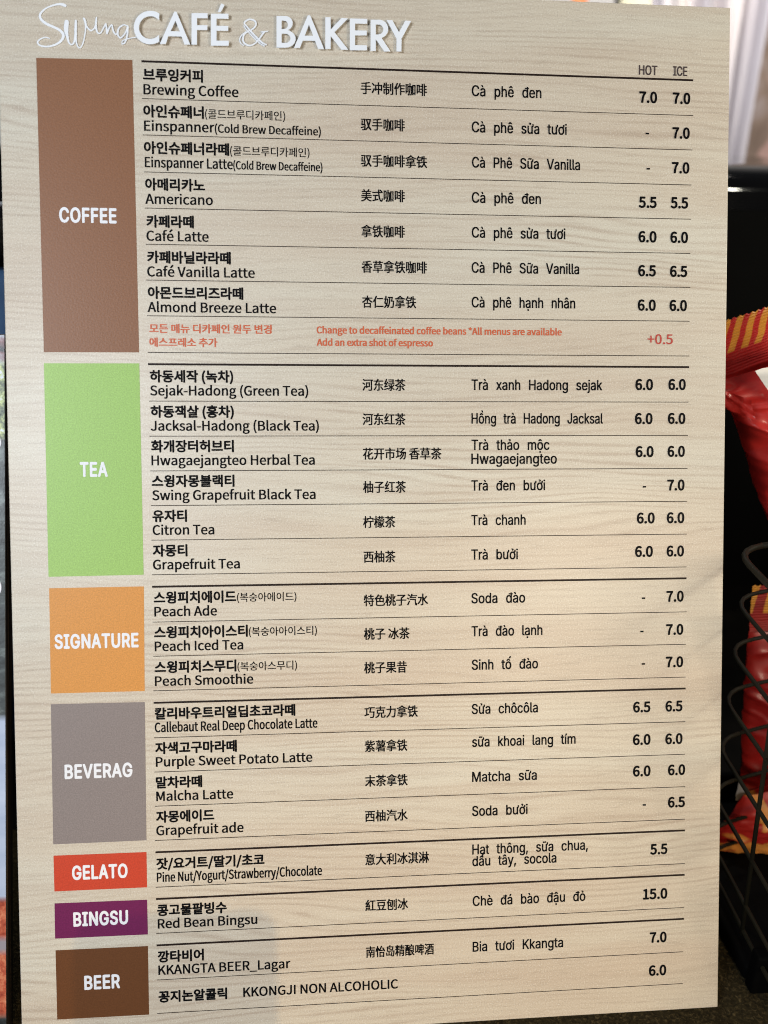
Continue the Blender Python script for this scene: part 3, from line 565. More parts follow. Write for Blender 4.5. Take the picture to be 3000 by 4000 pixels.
 '拿': (982, '259,506 718,506 718,439 259,439;190,555 190,390 791,390 791,555;772,368 483,339 134,329 147,279 455,288 455,234 114,234 114,180 455,180 455,121 61,121 61,66 455,66 455,-3 434,-22 303,-21 327,-79 487,-69 519,-48 527,-4 527,66 922,66 922,121 527,121 527,180 871,180 871,234 527,234 527,292 825,324;492,845 377,756 219,682 34,625 77,571 270,636 270,605 716,605 716,636 905,575 950,633 726,699 536,797 557,817;673,654 313,654 489,757'),
 '昔': (982, '273,130 710,130 710,22 273,22;273,190 273,293 710,293 710,190;198,357 198,-78 273,-78 273,-41 710,-41 710,-78 787,-78 787,357;621,825 621,704 363,704 363,825 289,825 289,704 111,704 111,637 289,637 289,509 56,509 56,440 928,440 928,509 696,509 696,637 880,637 880,704 696,704 696,825;363,637 621,637 621,509 363,509'),
 '末': (982, '451,825 451,659 61,659 61,586 451,586 451,415 112,415 112,342 408,342 239,167 35,41 89,-23 283,110 451,292 451,-78 528,-78 528,297 698,114 894,-21 950,44 746,169 575,342 874,342 874,415 528,415 528,586 925,586 925,659 528,659 528,825'),
 '杏': (982, '452,825 452,682 56,682 56,613 378,613 222,461 34,355 85,295 220,372 347,478 452,601 452,311 527,311 527,599 632,480 760,378 896,305 947,365 755,467 597,613 927,613 927,682 527,682 527,825;194,286 194,-80 265,-80 265,-40 714,-40 714,-75 789,-75 789,286;265,28 265,217 714,217 714,28'),
 '果': (982, '156,778 156,387 453,387 453,304 61,304 61,236 393,236 229,106 35,15 86,-46 283,57 453,204 453,-79 530,-79 530,209 703,63 898,-41 948,21 757,110 590,236 922,236 922,304 530,304 530,387 833,387 833,778;232,553 453,553 453,451 232,451;530,553 753,553 753,451 530,451;232,714 453,714 453,614 232,614;530,714 753,714 753,614 530,614'),
 '柚': (982, '618,275 618,65 479,65 479,275;618,343 479,343 479,546 618,546;690,275 839,275 839,65 690,65;690,343 690,546 839,546 839,343;409,616 409,-74 479,-74 479,-5 839,-5 839,-63 912,-63 912,616 690,616 690,823 618,823 618,616;190,825 190,636 49,636 49,567 183,567 118,364 31,199 71,129 134,250 190,404 190,-78 260,-78 260,437 328,305 372,358 260,529 260,567 372,567 372,636 260,636 260,825'),
 '柠': (982, '394,442 394,375 637,375 637,9 619,-8 505,-7 531,-75 672,-64 702,-39 710,8 710,375 940,375 940,442;601,808 654,679 397,679 397,487 465,487 465,614 865,614 865,487 936,487 936,679 661,679 725,699 667,827;190,825 190,636 52,636 52,567 189,567 122,361 31,194 71,122 134,239 190,387 190,-78 259,-78 259,433 329,297 376,352 259,527 259,567 360,567 360,636 259,636 259,825'),
 '桃': (982, '365,655 452,450 511,475 420,678;867,685 767,478 821,453 935,656;169,825 169,636 43,636 43,567 165,567 108,362 28,194 68,121 122,232 169,373 169,-78 241,-78 241,443 315,309 361,365 241,533 241,567 336,567 336,636 241,636 241,825;686,825 686,47 693,-22 719,-56 771,-65 868,-65 916,-50 942,1 954,94 891,124 884,28 863,3 782,3 759,11 754,46 754,327 905,166 952,212 783,382 754,357 754,825;523,824 522,357 335,224 372,157 517,280 491,162 429,56 317,-28 363,-82 486,19 554,145 584,282 590,418 590,824'),
 '檬': (982, '463,503 463,455 803,455 803,503;356,612 356,467 415,467 415,559 857,559 857,467 918,467 918,612;343,402 343,349 553,349 338,267 369,221 539,290 577,252 462,192 331,149 361,99 488,150 603,215 624,172 474,80 294,15 326,-36 491,30 639,120 639,45 615,-2 565,-17 495,-13 513,-74 578,-76 622,-70 661,-48 695,3 706,79 691,169 742,192 801,52 897,-43 942,11 850,92 794,216 902,277 858,325 670,218 589,318 633,349 934,349 934,402;703,826 703,750 551,750 551,826 485,826 485,750 345,750 345,694 485,694 485,631 551,631 551,694 703,694 703,631 770,631 770,694 937,694 937,750 770,750 770,826;163,825 163,617 52,617 52,548 160,548 108,340 32,169 71,106 163,340 163,-78 229,-78 229,415 293,286 335,346 229,513 229,548 321,548 321,617 229,617 229,825'),
 '水': (982, '70,574 70,499 311,499 247,321 154,178 38,75 98,18 227,144 331,325 400,558 352,577 338,574;803,640 612,425 532,585 532,823 454,823 454,22 449,5 432,0 308,1 337,-80 491,-64 523,-35 532,23 532,437 634,269 758,127 903,24 958,91 790,206 648,370 869,593'),
 '汽': (982, '418,566 418,503 857,503 857,566;95,752 261,643 305,702 138,805;36,482 209,385 249,446 77,537;68,-10 132,-58 288,246 232,293;453,825 380,668 280,540 339,495 448,644 942,644 942,709 482,709 523,806;327,421 327,355 756,355 766,126 800,-25 877,-81 920,-64 942,-13 952,81 904,124 898,27 884,-12 847,46 830,200 827,421'),
 '河': (982, '31,490 213,383 254,444 72,544;61,-16 123,-66 302,252 248,301;78,758 261,647 305,706 305,692 797,692 797,29 789,7 766,0 571,2 600,-77 817,-63 858,-33 869,28 869,692 947,692 947,763 305,763 305,708 120,811;363,555 363,129 431,129 431,197 674,197 674,555;431,487 605,487 605,264 431,264'),
 '淇': (982, '674,107 885,-82 945,-35 730,148;81,758 251,651 294,711 121,811;34,495 213,385 253,445 74,549;65,-21 127,-69 281,249 227,296;484,150 386,52 259,-32 306,-82 438,7 546,115;751,824 751,700 492,700 492,824 420,824 420,700 318,700 318,634 420,634 420,228 296,228 296,160 944,160 944,228 824,228 824,634 924,634 924,700 824,700 824,824;492,228 492,324 751,324 751,228;492,634 751,634 751,540 492,540;492,479 751,479 751,386 492,386'),
 '淋': (982, '87,764 215,624 266,668 137,803;39,498 173,368 223,415 86,538;57,-28 122,-62 220,252 161,287;395,826 395,610 256,610 256,539 386,539 311,303 206,125 257,72 333,204 395,377 395,-77 464,-77 464,416 556,289 595,357 464,496 464,539 571,539 571,610 464,610 464,826;710,826 710,610 590,610 590,539 700,539 620,303 508,128 557,75 642,207 710,382 710,-77 781,-77 781,384 834,214 900,86 953,140 858,311 790,539 930,539 930,610 781,610 781,826'),
 '特': (982, '449,208 570,47 629,85 504,242;631,826 631,719 439,719 439,650 631,650 631,526 382,526 382,457 750,457 750,340 398,340 398,270 750,270 750,13 731,-5 602,-5 625,-79 781,-66 813,-39 821,13 821,270 935,270 935,340 821,340 821,457 941,457 941,526 700,526 700,650 896,650 896,719 700,719 700,826;95,749 75,568 38,416 95,385 134,552 208,552 208,311 46,265 62,191 208,238 208,-79 279,-79 279,260 380,294 374,362 279,333 279,552 372,552 372,623 279,623 279,824 208,824 208,623 144,623 157,739'),
 '精': (982, '50,748 104,533 158,546 101,761;322,765 259,545 305,530 384,749;40,495 40,426 167,426 106,258 29,119 68,44 127,153 179,289 179,-77 247,-77 247,313 324,164 374,220 247,405 247,426 357,426 357,495 247,495 247,822 179,822 179,495;625,825 625,746 418,746 418,689 625,689 625,628 443,628 443,574 625,574 625,508 391,508 391,450 943,450 943,508 694,508 694,574 896,574 896,628 694,628 694,689 917,689 917,746 694,746 694,825;808,335 808,261 523,261 523,335;452,391 452,-78 523,-78 523,83 808,83 808,-2 792,-17 694,-16 716,-78 845,-67 871,-44 877,-2 877,391;523,208 808,208 808,135 523,135'),
 '紅': (982, '217,186 247,-22 310,-5 278,200;104,194 39,-33 104,-57 171,180;327,208 377,57 437,80 385,228;70,236 368,294 380,244 444,263 377,461 316,445 351,351 173,327 299,472 416,636 351,676 268,549 150,538 328,797 257,827 169,675 102,582 40,528 65,458 220,483 125,371 45,307;412,51 412,-22 944,-22 944,51 725,51 725,678 928,678 928,750 452,750 452,678 649,678 649,51'),
 '紫': (982, '617,90 857,-59 916,-18 678,126;278,117 174,44 52,-17 108,-64 232,6 343,91;184,278 426,307 248,228 117,188 138,120 464,153 464,1 445,-15 322,-14 349,-79 498,-68 529,-45 537,-1 537,158 786,176 859,97 923,129 826,226 705,323 645,295 728,228 337,204 527,289 716,394 666,444 545,370 341,355 516,453 462,494 333,413 241,366 164,342;108,753 108,513 40,505 48,437 499,504 497,564 342,543 342,657 495,657 495,718 342,718 342,825 270,825 270,533 175,522 175,753;846,765 608,682 608,825 536,825 536,565 546,506 582,477 656,470 831,470 889,480 921,519 936,598 870,623 859,548 824,532 663,532 618,538 608,566 608,621 903,712'),
 '红': (982, '37,52 51,-25 394,51 386,121;58,416 226,445 120,316 40,252 65,181 395,243 392,307 174,277 296,419 408,578 342,619 275,513 141,501 315,795 242,825 159,655 93,549 33,490;402,59 402,-15 940,-15 940,59 709,59 709,659 919,659 919,733 415,733 415,659 630,659 630,59'),
 '绿': (982, '411,341 532,212 583,252 460,377;41,52 57,-19 351,74 339,136;433,786 433,722 801,722 797,637 454,637 454,578 794,578 789,485 402,485 402,419 630,419 630,233 367,66 409,8 630,164 630,2 615,-12 526,-11 547,-77 667,-65 692,-41 698,2 698,183 792,74 909,-1 955,55 846,113 756,198 932,339 874,375 726,242 698,291 698,419 942,419 942,485 859,485 872,785 820,789 811,786;59,415 205,443 113,311 42,247 65,179 341,245 342,307 164,275 270,421 365,580 304,617 246,508 133,497 214,638 284,793 211,824 144,655 88,548 33,487'),
 '美': (982, '683,829 597,688 337,688 373,704 287,829 222,802 299,688 96,688 96,622 452,622 452,541 144,541 144,477 452,477 452,394 55,394 55,328 444,328 430,252 81,252 81,186 409,186 343,98 226,33 40,-10 78,-76 286,-20 416,64 487,179 584,56 720,-27 897,-76 943,-8 779,28 651,92 562,186 920,186 920,252 509,252 521,328 933,328 933,394 526,394 526,477 843,477 843,541 526,541 526,622 887,622 887,688 679,688 759,805'),
 '色': (982, '466,483 466,313 239,313 239,483;537,483 772,483 772,313 537,313;587,673 485,553 225,553 331,673;348,828 213,643 38,502 80,433 167,500 167,80 185,-8 249,-51 371,-62 751,-62 863,-45 920,16 946,136 874,163 859,65 823,18 750,6 366,6 285,12 248,34 239,79 239,243 772,243 772,198 846,198 846,553 575,553 699,709 651,744 637,739 376,739 415,803'),
 '花': (982, '837,475 586,317 586,550 511,550 511,279 360,210 389,154 511,207 511,58 522,-16 561,-53 637,-63 820,-63 890,-46 927,14 943,130 874,160 866,64 849,19 815,8 644,8 597,17 586,57 586,243 890,415;301,554 191,387 50,255 111,203 212,300 212,-78 287,-78 287,392 372,531;617,825 617,730 369,730 369,825 296,825 296,730 59,730 59,659 296,659 296,575 369,575 369,659 617,659 617,570 692,570 692,659 922,659 922,730 692,730 692,825'),
 '茶': (982, '271,194 188,89 81,5 140,-43 252,52 344,173;621,159 829,-40 890,3 796,100 679,198;455,432 455,306 173,306 173,237 455,237 455,3 438,-13 334,-13 358,-82 493,-70 523,-45 531,2 531,237 808,237 808,306 531,306 531,432;635,825 635,727 344,727 344,825 269,825 269,727 61,727 61,658 269,658 269,565 344,565 344,658 635,658 635,565 710,565 710,658 924,658 924,727 710,727 710,825;479,639 372,523 221,425 38,350 85,288 316,395 494,540 687,396 902,293 952,357 725,454 533,589 549,612'),
 '草': (982, '240,392 741,392 741,305 240,305;240,532 741,532 741,448 240,448;169,591 169,247 451,247 451,151 55,151 55,84 451,84 451,-77 525,-77 525,84 930,84 930,151 525,151 525,247 815,247 815,591;61,752 61,686 286,686 286,610 358,610 358,686 623,686 623,610 694,610 694,686 924,686 924,752 694,752 694,825 623,825 623,752 358,752 358,825 286,825 286,752'),
 '薯': (982, '630,589 788,589 788,522 630,522;415,589 569,589 569,522 415,522;204,589 354,589 354,522 204,522;138,637 138,471 404,471 404,422 155,422 155,369 404,369 404,308 55,308 55,253 423,253 258,202 250,202 250,200 29,150 64,93 250,139 250,-79 318,-79 318,-49 766,-49 766,-77 837,-77 837,202 451,202 580,253 927,253 927,308 694,308 872,425 820,461 713,386 713,422 475,422 475,471 858,471 858,637;475,308 475,369 686,369 563,308;318,56 766,56 766,-1 318,-1;318,99 318,154 766,154 766,99;618,825 618,763 360,763 360,825 288,825 288,763 59,763 59,705 288,705 288,656 360,656 360,705 618,705 618,656 691,656 691,705 925,705 925,763 691,763 691,825'),
 '西': (982, '58,761 58,690 350,690 350,547 111,547 111,-75 183,-75 183,-14 804,-14 804,-72 878,-72 878,547 630,547 630,690 922,690 922,761;183,55 183,240 226,187 339,272 397,373 415,479 558,479 558,324 566,263 596,232 658,224 804,224 804,55;183,242 183,479 349,479 333,393 283,312;416,547 416,690 558,690 558,547;630,479 804,479 804,296 785,294 667,294 635,299 630,324'),
 '豆': (982, '77,774 77,706 901,706 901,774;239,240 313,41 385,63 306,258;243,531 721,531 721,349 243,349;167,601 167,280 801,280 801,601;664,257 557,25 55,25 55,-43 926,-43 926,25 633,25 746,237'),
 '酒': (982, '70,755 228,651 272,711 111,808;33,491 200,393 242,454 75,545;52,-21 118,-64 272,257 214,300;321,571 321,-78 389,-78 389,-30 831,-30 831,-75 902,-75 902,571 716,571 716,703 938,703 938,771 286,771 286,703 489,703 489,571;555,703 649,703 649,571 555,571;389,147 831,147 831,34 389,34;389,211 389,296 423,261 506,325 546,398 557,471 557,505 647,505 647,384 654,336 678,312 726,305 831,305 831,211;389,307 389,505 498,505 498,471 489,416 457,360;706,505 831,505 831,368 812,365 733,365 711,369 706,385'),
 '酿': (982, '808,481 808,368 540,368 540,481;808,545 540,545 540,650 808,650;474,-81 707,15 696,76 540,24 540,304 626,304 689,152 781,29 900,-58 947,-1 857,54 781,133 915,233 869,279 747,183 692,304 876,304 876,716 718,716 665,831 599,812 641,716 471,716 471,54 460,1 438,-28;119,158 352,158 352,55 119,55;119,215 119,285 147,259 201,354 213,451 213,535 257,535 257,375 268,327 308,316 352,316 352,215;42,781 42,721 161,721 161,597 65,597 65,-71 119,-71 119,-5 352,-5 352,-58 407,-58 407,597 308,597 308,721 425,721 425,781;212,597 212,721 257,721 257,597;119,294 119,535 170,535 170,452 161,373;300,535 352,535 352,362 311,362 300,375'),
 '铁': (982, '181,823 118,691 31,585 70,517 170,644 422,644 422,715 209,715 248,803;58,338 58,270 207,270 207,67 191,18 161,-8 197,-74 424,57 410,120 278,53 278,270 421,270 421,338 278,338 278,471 397,471 397,537 107,537 107,471 207,471 207,338;650,820 650,648 551,648 575,775 505,786 472,616 415,477 476,441 533,581 650,581 650,519 645,386 439,386 439,315 636,315 598,194 524,78 400,-24 453,-78 564,15 640,118 687,228 738,103 808,1 898,-75 948,-14 850,64 777,177 729,315 936,315 936,386 718,386 723,519 723,581 913,581 913,648 723,648 723,820'),
 '香': (982, '274,108 720,108 720,16 274,16;274,163 274,250 720,250 720,163;201,310 201,-79 274,-79 274,-43 720,-43 720,-77 796,-77 796,310;764,818 480,771 136,744 154,681 452,701 452,599 56,599 56,532 373,532 217,405 36,315 85,255 284,368 452,528 452,337 528,337 528,527 701,376 900,267 948,326 767,412 609,532 927,532 927,599 528,599 528,709 820,759'),
 '驭': (982, '30,145 47,79 318,151 311,213;113,642 83,301 359,301 337,81 308,-2 273,-14 157,-9 178,-71 301,-73 368,-43 405,63 430,334 431,364 360,364 396,770 75,770 75,704 324,704 293,364 156,364 180,637;460,693 853,693 853,763 460,763;845,765 660,215 421,-20 471,-79 740,194 915,755;505,682 690,140 895,-79 948,-20 770,210 572,693'),
 '가': (904, '650,812 650,-76 732,-76 732,384 873,384 873,452 732,452 732,812;95,717 95,649 421,649 368,453 246,287 54,155 99,92 284,215 409,364 480,533 503,717'),
 '개': (904, '526,789 526,-32 603,-32 603,388 723,388 723,-77 802,-77 802,812 723,812 723,455 603,455 603,789;83,697 83,631 349,631 311,455 215,301 49,172 96,114 255,234 357,374 412,530 428,697'),
 '거': (904, '491,456 491,388 698,388 698,-77 779,-77 779,812 698,812 698,456;87,716 87,650 412,650 364,456 246,290 49,156 93,92 281,216 404,364 472,532 493,716'),
 '경': (904, '491,270 335,249 233,191 196,99 233,7 335,-52 491,-73 647,-52 748,7 785,99 748,191 647,249;491,205 604,193 678,156 704,99 678,42 604,6 491,-7 378,6 303,42 277,99 303,156 378,193;106,746 106,679 418,679 366,538 244,425 61,345 94,280 265,351 394,453 476,582 698,582 698,464 467,464 467,397 698,397 698,280 780,280 780,811 698,811 698,648 497,648 507,746'),
 '고': (904, '135,723 135,656 675,656 671,458 641,234 724,224 752,456 756,636 756,723;361,433 361,116 49,116 49,48 852,48 852,116 442,116 442,433'),
 '구': (904, '49,373 49,305 408,305 408,-78 489,-78 489,305 852,305 852,373 722,373 743,542 747,677 747,754 149,754 149,689 666,689 663,542 638,373'),
 '기': (904, '696,812 696,-77 778,-77 778,812;101,716 101,650 434,650 383,453 259,287 60,155 103,89 293,212 422,361 494,530 517,716'),
 '깡': (904, '456,258 300,238 199,182 163,92 199,3 300,-54 456,-74 611,-54 711,3 747,92 711,182 611,238;456,193 569,181 641,147 667,92 641,38 569,3 456,-9 342,3 269,38 244,92 269,147 342,181;77,753 77,688 234,688 207,573 148,479 54,399 107,347 226,459 291,593 311,753;346,753 346,688 481,688 457,561 399,451 304,355 362,307 479,436 541,584 559,753;657,812 657,288 739,288 739,524 869,524 869,591 739,591 739,812'),
 '꽁': (904, '449,257 284,238 179,181 141,91 179,1 284,-55 449,-75 613,-55 719,1 756,91 719,181 613,238;449,193 569,180 646,146 673,91 646,37 569,2 449,-10 329,2 252,37 225,91 252,146 329,180;461,773 461,707 682,707 656,477 735,468 757,625 760,773;427,570 427,399 50,399 50,331 851,331 851,399 508,399 508,570;119,773 119,707 308,707 300,612 268,479 347,468 383,635 388,743 388,773'),
 '너': (904, '427,520 427,453 699,453 699,-78 781,-78 781,812 699,812 699,520;97,138 166,138 370,145 573,174 563,242 371,214 179,206 179,713 97,713'),
 '노': (904, '147,737 147,342 410,342 410,105 49,105 49,38 855,38 855,105 491,105 491,342 762,342 762,409 230,409 230,737'),
 '녹': (904, '142,220 142,153 671,153 671,-77 752,-77 752,220;49,376 49,310 853,310 853,376 491,376 491,496 761,496 761,563 238,563 238,793 157,793 157,496 410,496 410,376'),
 '논': (904, '49,348 49,281 853,281 853,348 491,348 491,476 760,476 760,542 238,542 238,779 158,779 158,476 411,476 411,348;151,208 151,-57 767,-57 767,10 232,10 232,208'),
 '뉴': (904, '151,767 151,446 757,446 757,513 233,513 233,767;49,318 49,251 256,251 256,-77 338,-77 338,251 563,251 563,-77 644,-77 644,251 852,251 852,318'),
 '닐': (904, '695,812 695,368 777,368 777,812;104,410 176,410 399,418 610,450 599,516 398,485 185,476 185,769 104,769;205,-65 807,-65 807,1 286,1 286,104 777,104 777,322 202,322 202,257 695,257 695,165 205,165'),
 '동': (904, '450,245 287,226 182,171 145,84 182,-2 287,-57 450,-76 613,-57 717,-2 753,84 717,171 613,226;450,181 569,169 645,136 672,84 645,32 569,-1 450,-12 330,-1 254,32 228,84 254,136 330,169;150,771 150,476 411,476 411,374 49,374 49,308 853,308 853,374 490,374 490,476 758,476 758,542 231,542 231,706 752,706 752,771'),
 '두': (904, '159,760 159,415 752,415 752,481 242,481 242,693 741,693 741,760;48,300 48,233 409,233 409,-74 489,-74 489,233 854,233 854,300'),
 '드': (904, '49,112 49,44 855,44 855,112;151,730 151,319 761,319 761,386 232,386 232,663 752,663 752,730'),
 '든': (904, '49,363 49,298 853,298 853,363;150,774 150,461 760,461 760,527 232,527 232,708 752,708 752,774;152,203 152,-56 767,-56 767,11 233,11 233,203'),
 '디': (904, '694,812 694,-78 776,-78 776,812;106,728 106,142 178,142 410,148 608,173 600,242 409,218 188,212 188,660 526,660 526,728'),
 '딥': (904, '695,812 695,334 777,334 777,812;205,291 205,-65 777,-65 777,291 696,291 696,180 285,180 285,291;285,114 696,114 696,2 285,2;103,755 103,375 176,375 420,381 616,407 607,472 419,448 184,442 184,689 521,689 521,755'),
 '딸': (904, '673,812 673,353 754,353 754,552 870,552 870,619 754,619 754,812;177,-65 787,-65 787,1 256,1 256,97 754,97 754,313 175,313 175,249 675,249 675,158 177,158;82,755 82,403 121,403 326,421 317,488 159,470 159,690 305,690 305,755;355,755 355,406 518,408 628,424 620,491 433,471 433,690 589,690 589,755'),
 '떼': (904, '737,812 737,-77 814,-77 814,812;444,479 444,412 573,412 573,-30 648,-30 648,792 573,792 573,479;75,701 75,154 110,154 274,171 267,240 150,224 150,635 256,635 256,701;298,701 298,157 423,160 526,178 519,246 371,225 371,635 499,635 499,701'),
 '라': (904, '651,812 651,-78 732,-78 732,391 877,391 877,460 732,460 732,812;83,730 83,663 404,663 404,477 85,477 85,137 156,137 380,143 582,169 574,236 381,211 166,205 166,411 484,411 484,730'),
 '랙': (904, '202,212 202,145 717,145 717,-77 798,-77 798,212;524,795 524,264 600,264 600,508 720,508 720,256 798,256 798,811 720,811 720,575 600,575 600,795;87,748 87,682 343,682 343,560 89,560 89,303 147,303 320,307 481,328 472,395 325,374 168,368 168,498 421,498 421,748'),
 '레': (904, '725,812 725,-77 803,-77 803,812;77,714 77,647 314,647 314,471 79,471 79,142 138,142 301,147 474,168 468,235 307,215 157,210 157,406 393,406 393,714;545,791 545,493 435,493 435,426 545,426 545,-29 622,-29 622,791'),
 '루': (904, '147,364 776,364 776,431 229,431 229,544 756,544 756,777 144,777 144,711 674,711 674,607 147,607;48,273 48,206 409,206 409,-78 490,-78 490,206 854,206 854,273'),
 '리': (904, '696,812 696,-78 777,-78 777,812;98,730 98,663 426,663 426,478 100,478 100,138 174,138 395,144 621,170 613,237 394,212 183,205 183,413 509,413 509,730'),
 '릭': (904, '695,811 695,269 777,269 777,811;184,221 184,153 695,153 695,-77 777,-77 777,221;93,759 93,692 416,692 416,577 95,577 95,318 167,318 389,324 598,347 588,414 388,391 175,386 175,513 496,513 496,759'),
 '마': (904, '84,723 84,149 492,149 492,723;412,658 412,215 164,215 164,658;650,812 650,-77 732,-77 732,389 877,389 877,458 732,458 732,812'),
 '말': (904, '85,762 85,406 494,406 494,762;415,696 415,471 165,471 165,696;657,812 657,360 739,360 739,553 869,553 869,621 739,621 739,812;177,-65 770,-65 770,1 256,1 256,100 739,100 739,318 175,318 175,253 658,253 658,161 177,161'),
 '메': (904, '343,644 343,227 157,227 157,644;726,812 726,-77 804,-77 804,812;549,794 549,477 419,477 419,709 81,709 81,162 419,162 419,411 549,411 549,-31 627,-31 627,794'),
 '모': (904, '677,673 677,385 223,385 223,673;143,739 143,320 410,320 410,105 49,105 49,37 855,37 855,105 490,105 490,320 756,320 756,739'),
 '몬': (904, '669,704 669,522 232,522 232,704;49,340 49,273 852,273 852,340 491,340 491,456 748,456 748,769 152,769 152,456 410,456 410,340;152,198 152,-57 762,-57 762,10 234,10 234,198'),
 '몽': (904, '669,710 669,543 232,543 232,710;450,240 286,221 182,168 145,83 182,-3 286,-57 450,-76 613,-57 717,-3 753,83 717,168 613,221;450,177 569,166 645,134 672,83 645,31 569,-1 450,-12 330,-1 254,31 228,83 254,134 330,166;49,376 49,310 852,310 852,376 491,376 491,477 748,477 748,775 152,775 152,477 410,477 410,376'),
 '무': (904, '151,763 151,416 750,416 750,763;670,697 670,481 231,481 231,697;48,297 48,230 409,230 409,-76 489,-76 489,230 854,230 854,297'),
 '물': (904, '153,783 153,512 748,512 748,783;667,718 667,577 233,577 233,718;148,-67 775,-67 775,-3 228,-3 228,85 748,85 748,286 490,286 490,372 852,372 852,438 49,438 49,372 409,372 409,286 146,286 146,223 669,223 669,145 148,145'),
 '바': (904, '84,737 84,137 498,137 498,737 417,737 417,503 165,503 165,737;165,438 417,438 417,204 165,204;650,812 650,-77 732,-77 732,393 877,393 877,463 732,463 732,812'),
 '변': (904, '174,532 414,532 414,371 174,371;698,582 698,458 494,458 494,582;92,752 92,305 494,305 494,391 698,391 698,154 780,154 780,811 698,811 698,649 494,649 494,752 414,752 414,596 174,596 174,752;209,218 209,-57 801,-57 801,10 291,10 291,218'),
 '복': (904, '138,200 138,135 671,135 671,-77 752,-77 752,200;236,628 666,628 666,525 236,525;155,792 155,459 410,459 410,354 49,354 49,287 852,287 852,354 491,354 491,459 747,459 747,792 666,792 666,691 236,691 236,792'),
 '브': (904, '49,109 49,41 855,41 855,109;143,748 143,286 757,286 757,748 677,748 677,584 225,584 225,748;225,519 677,519 677,352 225,352'),
 '블': (904, '155,797 155,503 747,503 747,797 666,797 666,713 236,713 236,797;236,651 666,651 666,567 236,567;49,428 49,363 852,363 852,428;148,-67 775,-67 775,-3 228,-3 228,84 748,84 748,283 146,283 146,221 669,221 669,143 148,143'),
 '비': (904, '694,812 694,-78 776,-78 776,812;99,737 99,137 518,137 518,737 437,737 437,503 181,503 181,737;181,438 437,438 437,204 181,204'),
 '빙': (904, '95,756 95,345 511,345 511,756 430,756 430,621 176,621 176,756;176,556 430,556 430,411 176,411;695,811 695,274 777,274 777,811;482,256 323,237 221,180 185,90 221,1 323,-55 482,-75 642,-55 744,1 780,90 744,180 642,237;482,193 599,180 673,146 699,90 673,36 599,1 482,-11 366,1 292,36 266,90 292,146 366,180'),
 '살': (904, '266,782 266,712 238,588 161,489 44,423 84,358 181,408 257,482 308,575 392,459 522,385 564,448 450,508 374,600 347,713 347,782;657,812 657,349 739,349 739,551 869,551 869,619 739,619 739,812;177,-67 770,-67 770,-1 256,-1 256,95 739,95 739,308 175,308 175,244 658,244 658,156 177,156'),
 '색': (904, '202,226 202,159 717,159 717,-77 798,-77 798,226;235,758 235,640 213,537 149,441 49,370 93,306 204,389 275,506 343,401 449,329 492,392 396,454 335,541 313,640 313,758;529,796 529,280 606,280 606,513 720,513 720,275 798,275 798,811 720,811 720,581 606,581 606,796'),
 '세': (904, '726,812 726,-77 804,-77 804,812;545,794 545,494 399,494 399,426 545,426 545,-31 622,-31 622,794;234,729 234,559 210,408 144,274 39,176 90,115 170,183 231,276 274,386 342,239 449,135 495,197 396,292 334,420 312,562 312,729'),
 '소': (904, '408,322 408,106 49,106 49,39 855,39 855,106 488,106 488,322;405,752 405,685 356,546 234,438 81,379 116,311 250,360 366,444 448,558 530,444 647,360 781,311 816,379 662,438 540,546 490,685 490,752'),
 '수': (904, '409,781 409,731 362,614 245,523 90,474 123,409 257,448 372,519 452,616 531,519 646,448 780,409 812,474 658,524 540,615 493,731 493,781;49,312 49,245 409,245 409,-77 489,-77 489,245 852,245 852,312'),
 '숭': (904, '450,177 569,166 645,134 672,83 645,32 569,-1 450,-12 330,-1 254,32 228,83 254,134 330,166;409,800 409,759 363,654 247,574 94,529 125,466 258,502 372,567 451,655 529,567 643,502 776,466 805,529 654,574 538,655 492,759 492,800;49,400 49,333 409,333 409,240 267,216 177,163 145,83 182,-3 286,-56 450,-75 613,-56 717,-3 753,83 722,164 632,216 490,240 490,333 852,333 852,400'),
 '슈': (904, '48,305 48,238 253,238 253,-83 335,-83 335,238 569,238 569,-83 650,-83 650,238 854,238 854,305;409,781 409,731 362,613 244,521 90,471 123,405 257,446 372,517 452,615 531,518 646,446 779,405 811,471 658,521 540,613 493,731 493,781'),
 '스': (904, '49,111 49,43 855,43 855,111;405,750 405,683 356,540 235,428 83,366 119,299 251,350 367,438 448,554 529,437 645,350 777,299 814,366 661,428 539,540 490,683 490,750'),
 '아': (904, '285,744 169,705 91,598 62,434 91,269 169,162 285,124 401,162 479,269 508,434 479,598 401,705;285,671 361,641 412,559 430,434 412,308 361,226 285,196 209,226 158,308 139,434 158,559 209,641;650,812 650,-77 732,-77 732,389 877,389 877,458 732,458 732,812'),
 '알': (904, '295,780 176,755 95,686 65,582 95,480 176,410 295,385 413,410 494,480 524,582 494,686 413,755;295,713 372,696 425,650 445,582 425,514 372,468 295,451 217,468 164,514 144,582 164,650 217,696;657,812 657,360 739,360 739,553 869,553 869,621 739,621 739,812;177,-65 770,-65 770,1 256,1 256,100 739,100 739,318 175,318 175,253 658,253 658,161 177,161'),
 '어': (904, '286,671 361,641 412,559 430,434 412,308 361,226 286,196 211,226 161,308 142,434 161,559 211,641;699,812 699,473 506,473 470,617 394,710 286,744 171,705 93,598 65,434 93,269 171,162 286,124 396,159 473,257 506,408 699,408 699,-78 780,-78 780,812'),
 '얼': (904, '292,715 369,698 422,650 442,581 422,510 369,462 292,445 214,462 160,510 140,581 160,650 214,698;292,782 173,756 93,686 63,581 93,475 173,404 292,378 399,400 478,459 517,548 698,548 698,360 779,360 779,812 698,812 698,615 517,615 477,703 399,761;209,-65 812,-65 812,1 290,1 290,97 779,97 779,311 207,311 207,247 698,247 698,159 209,159'),
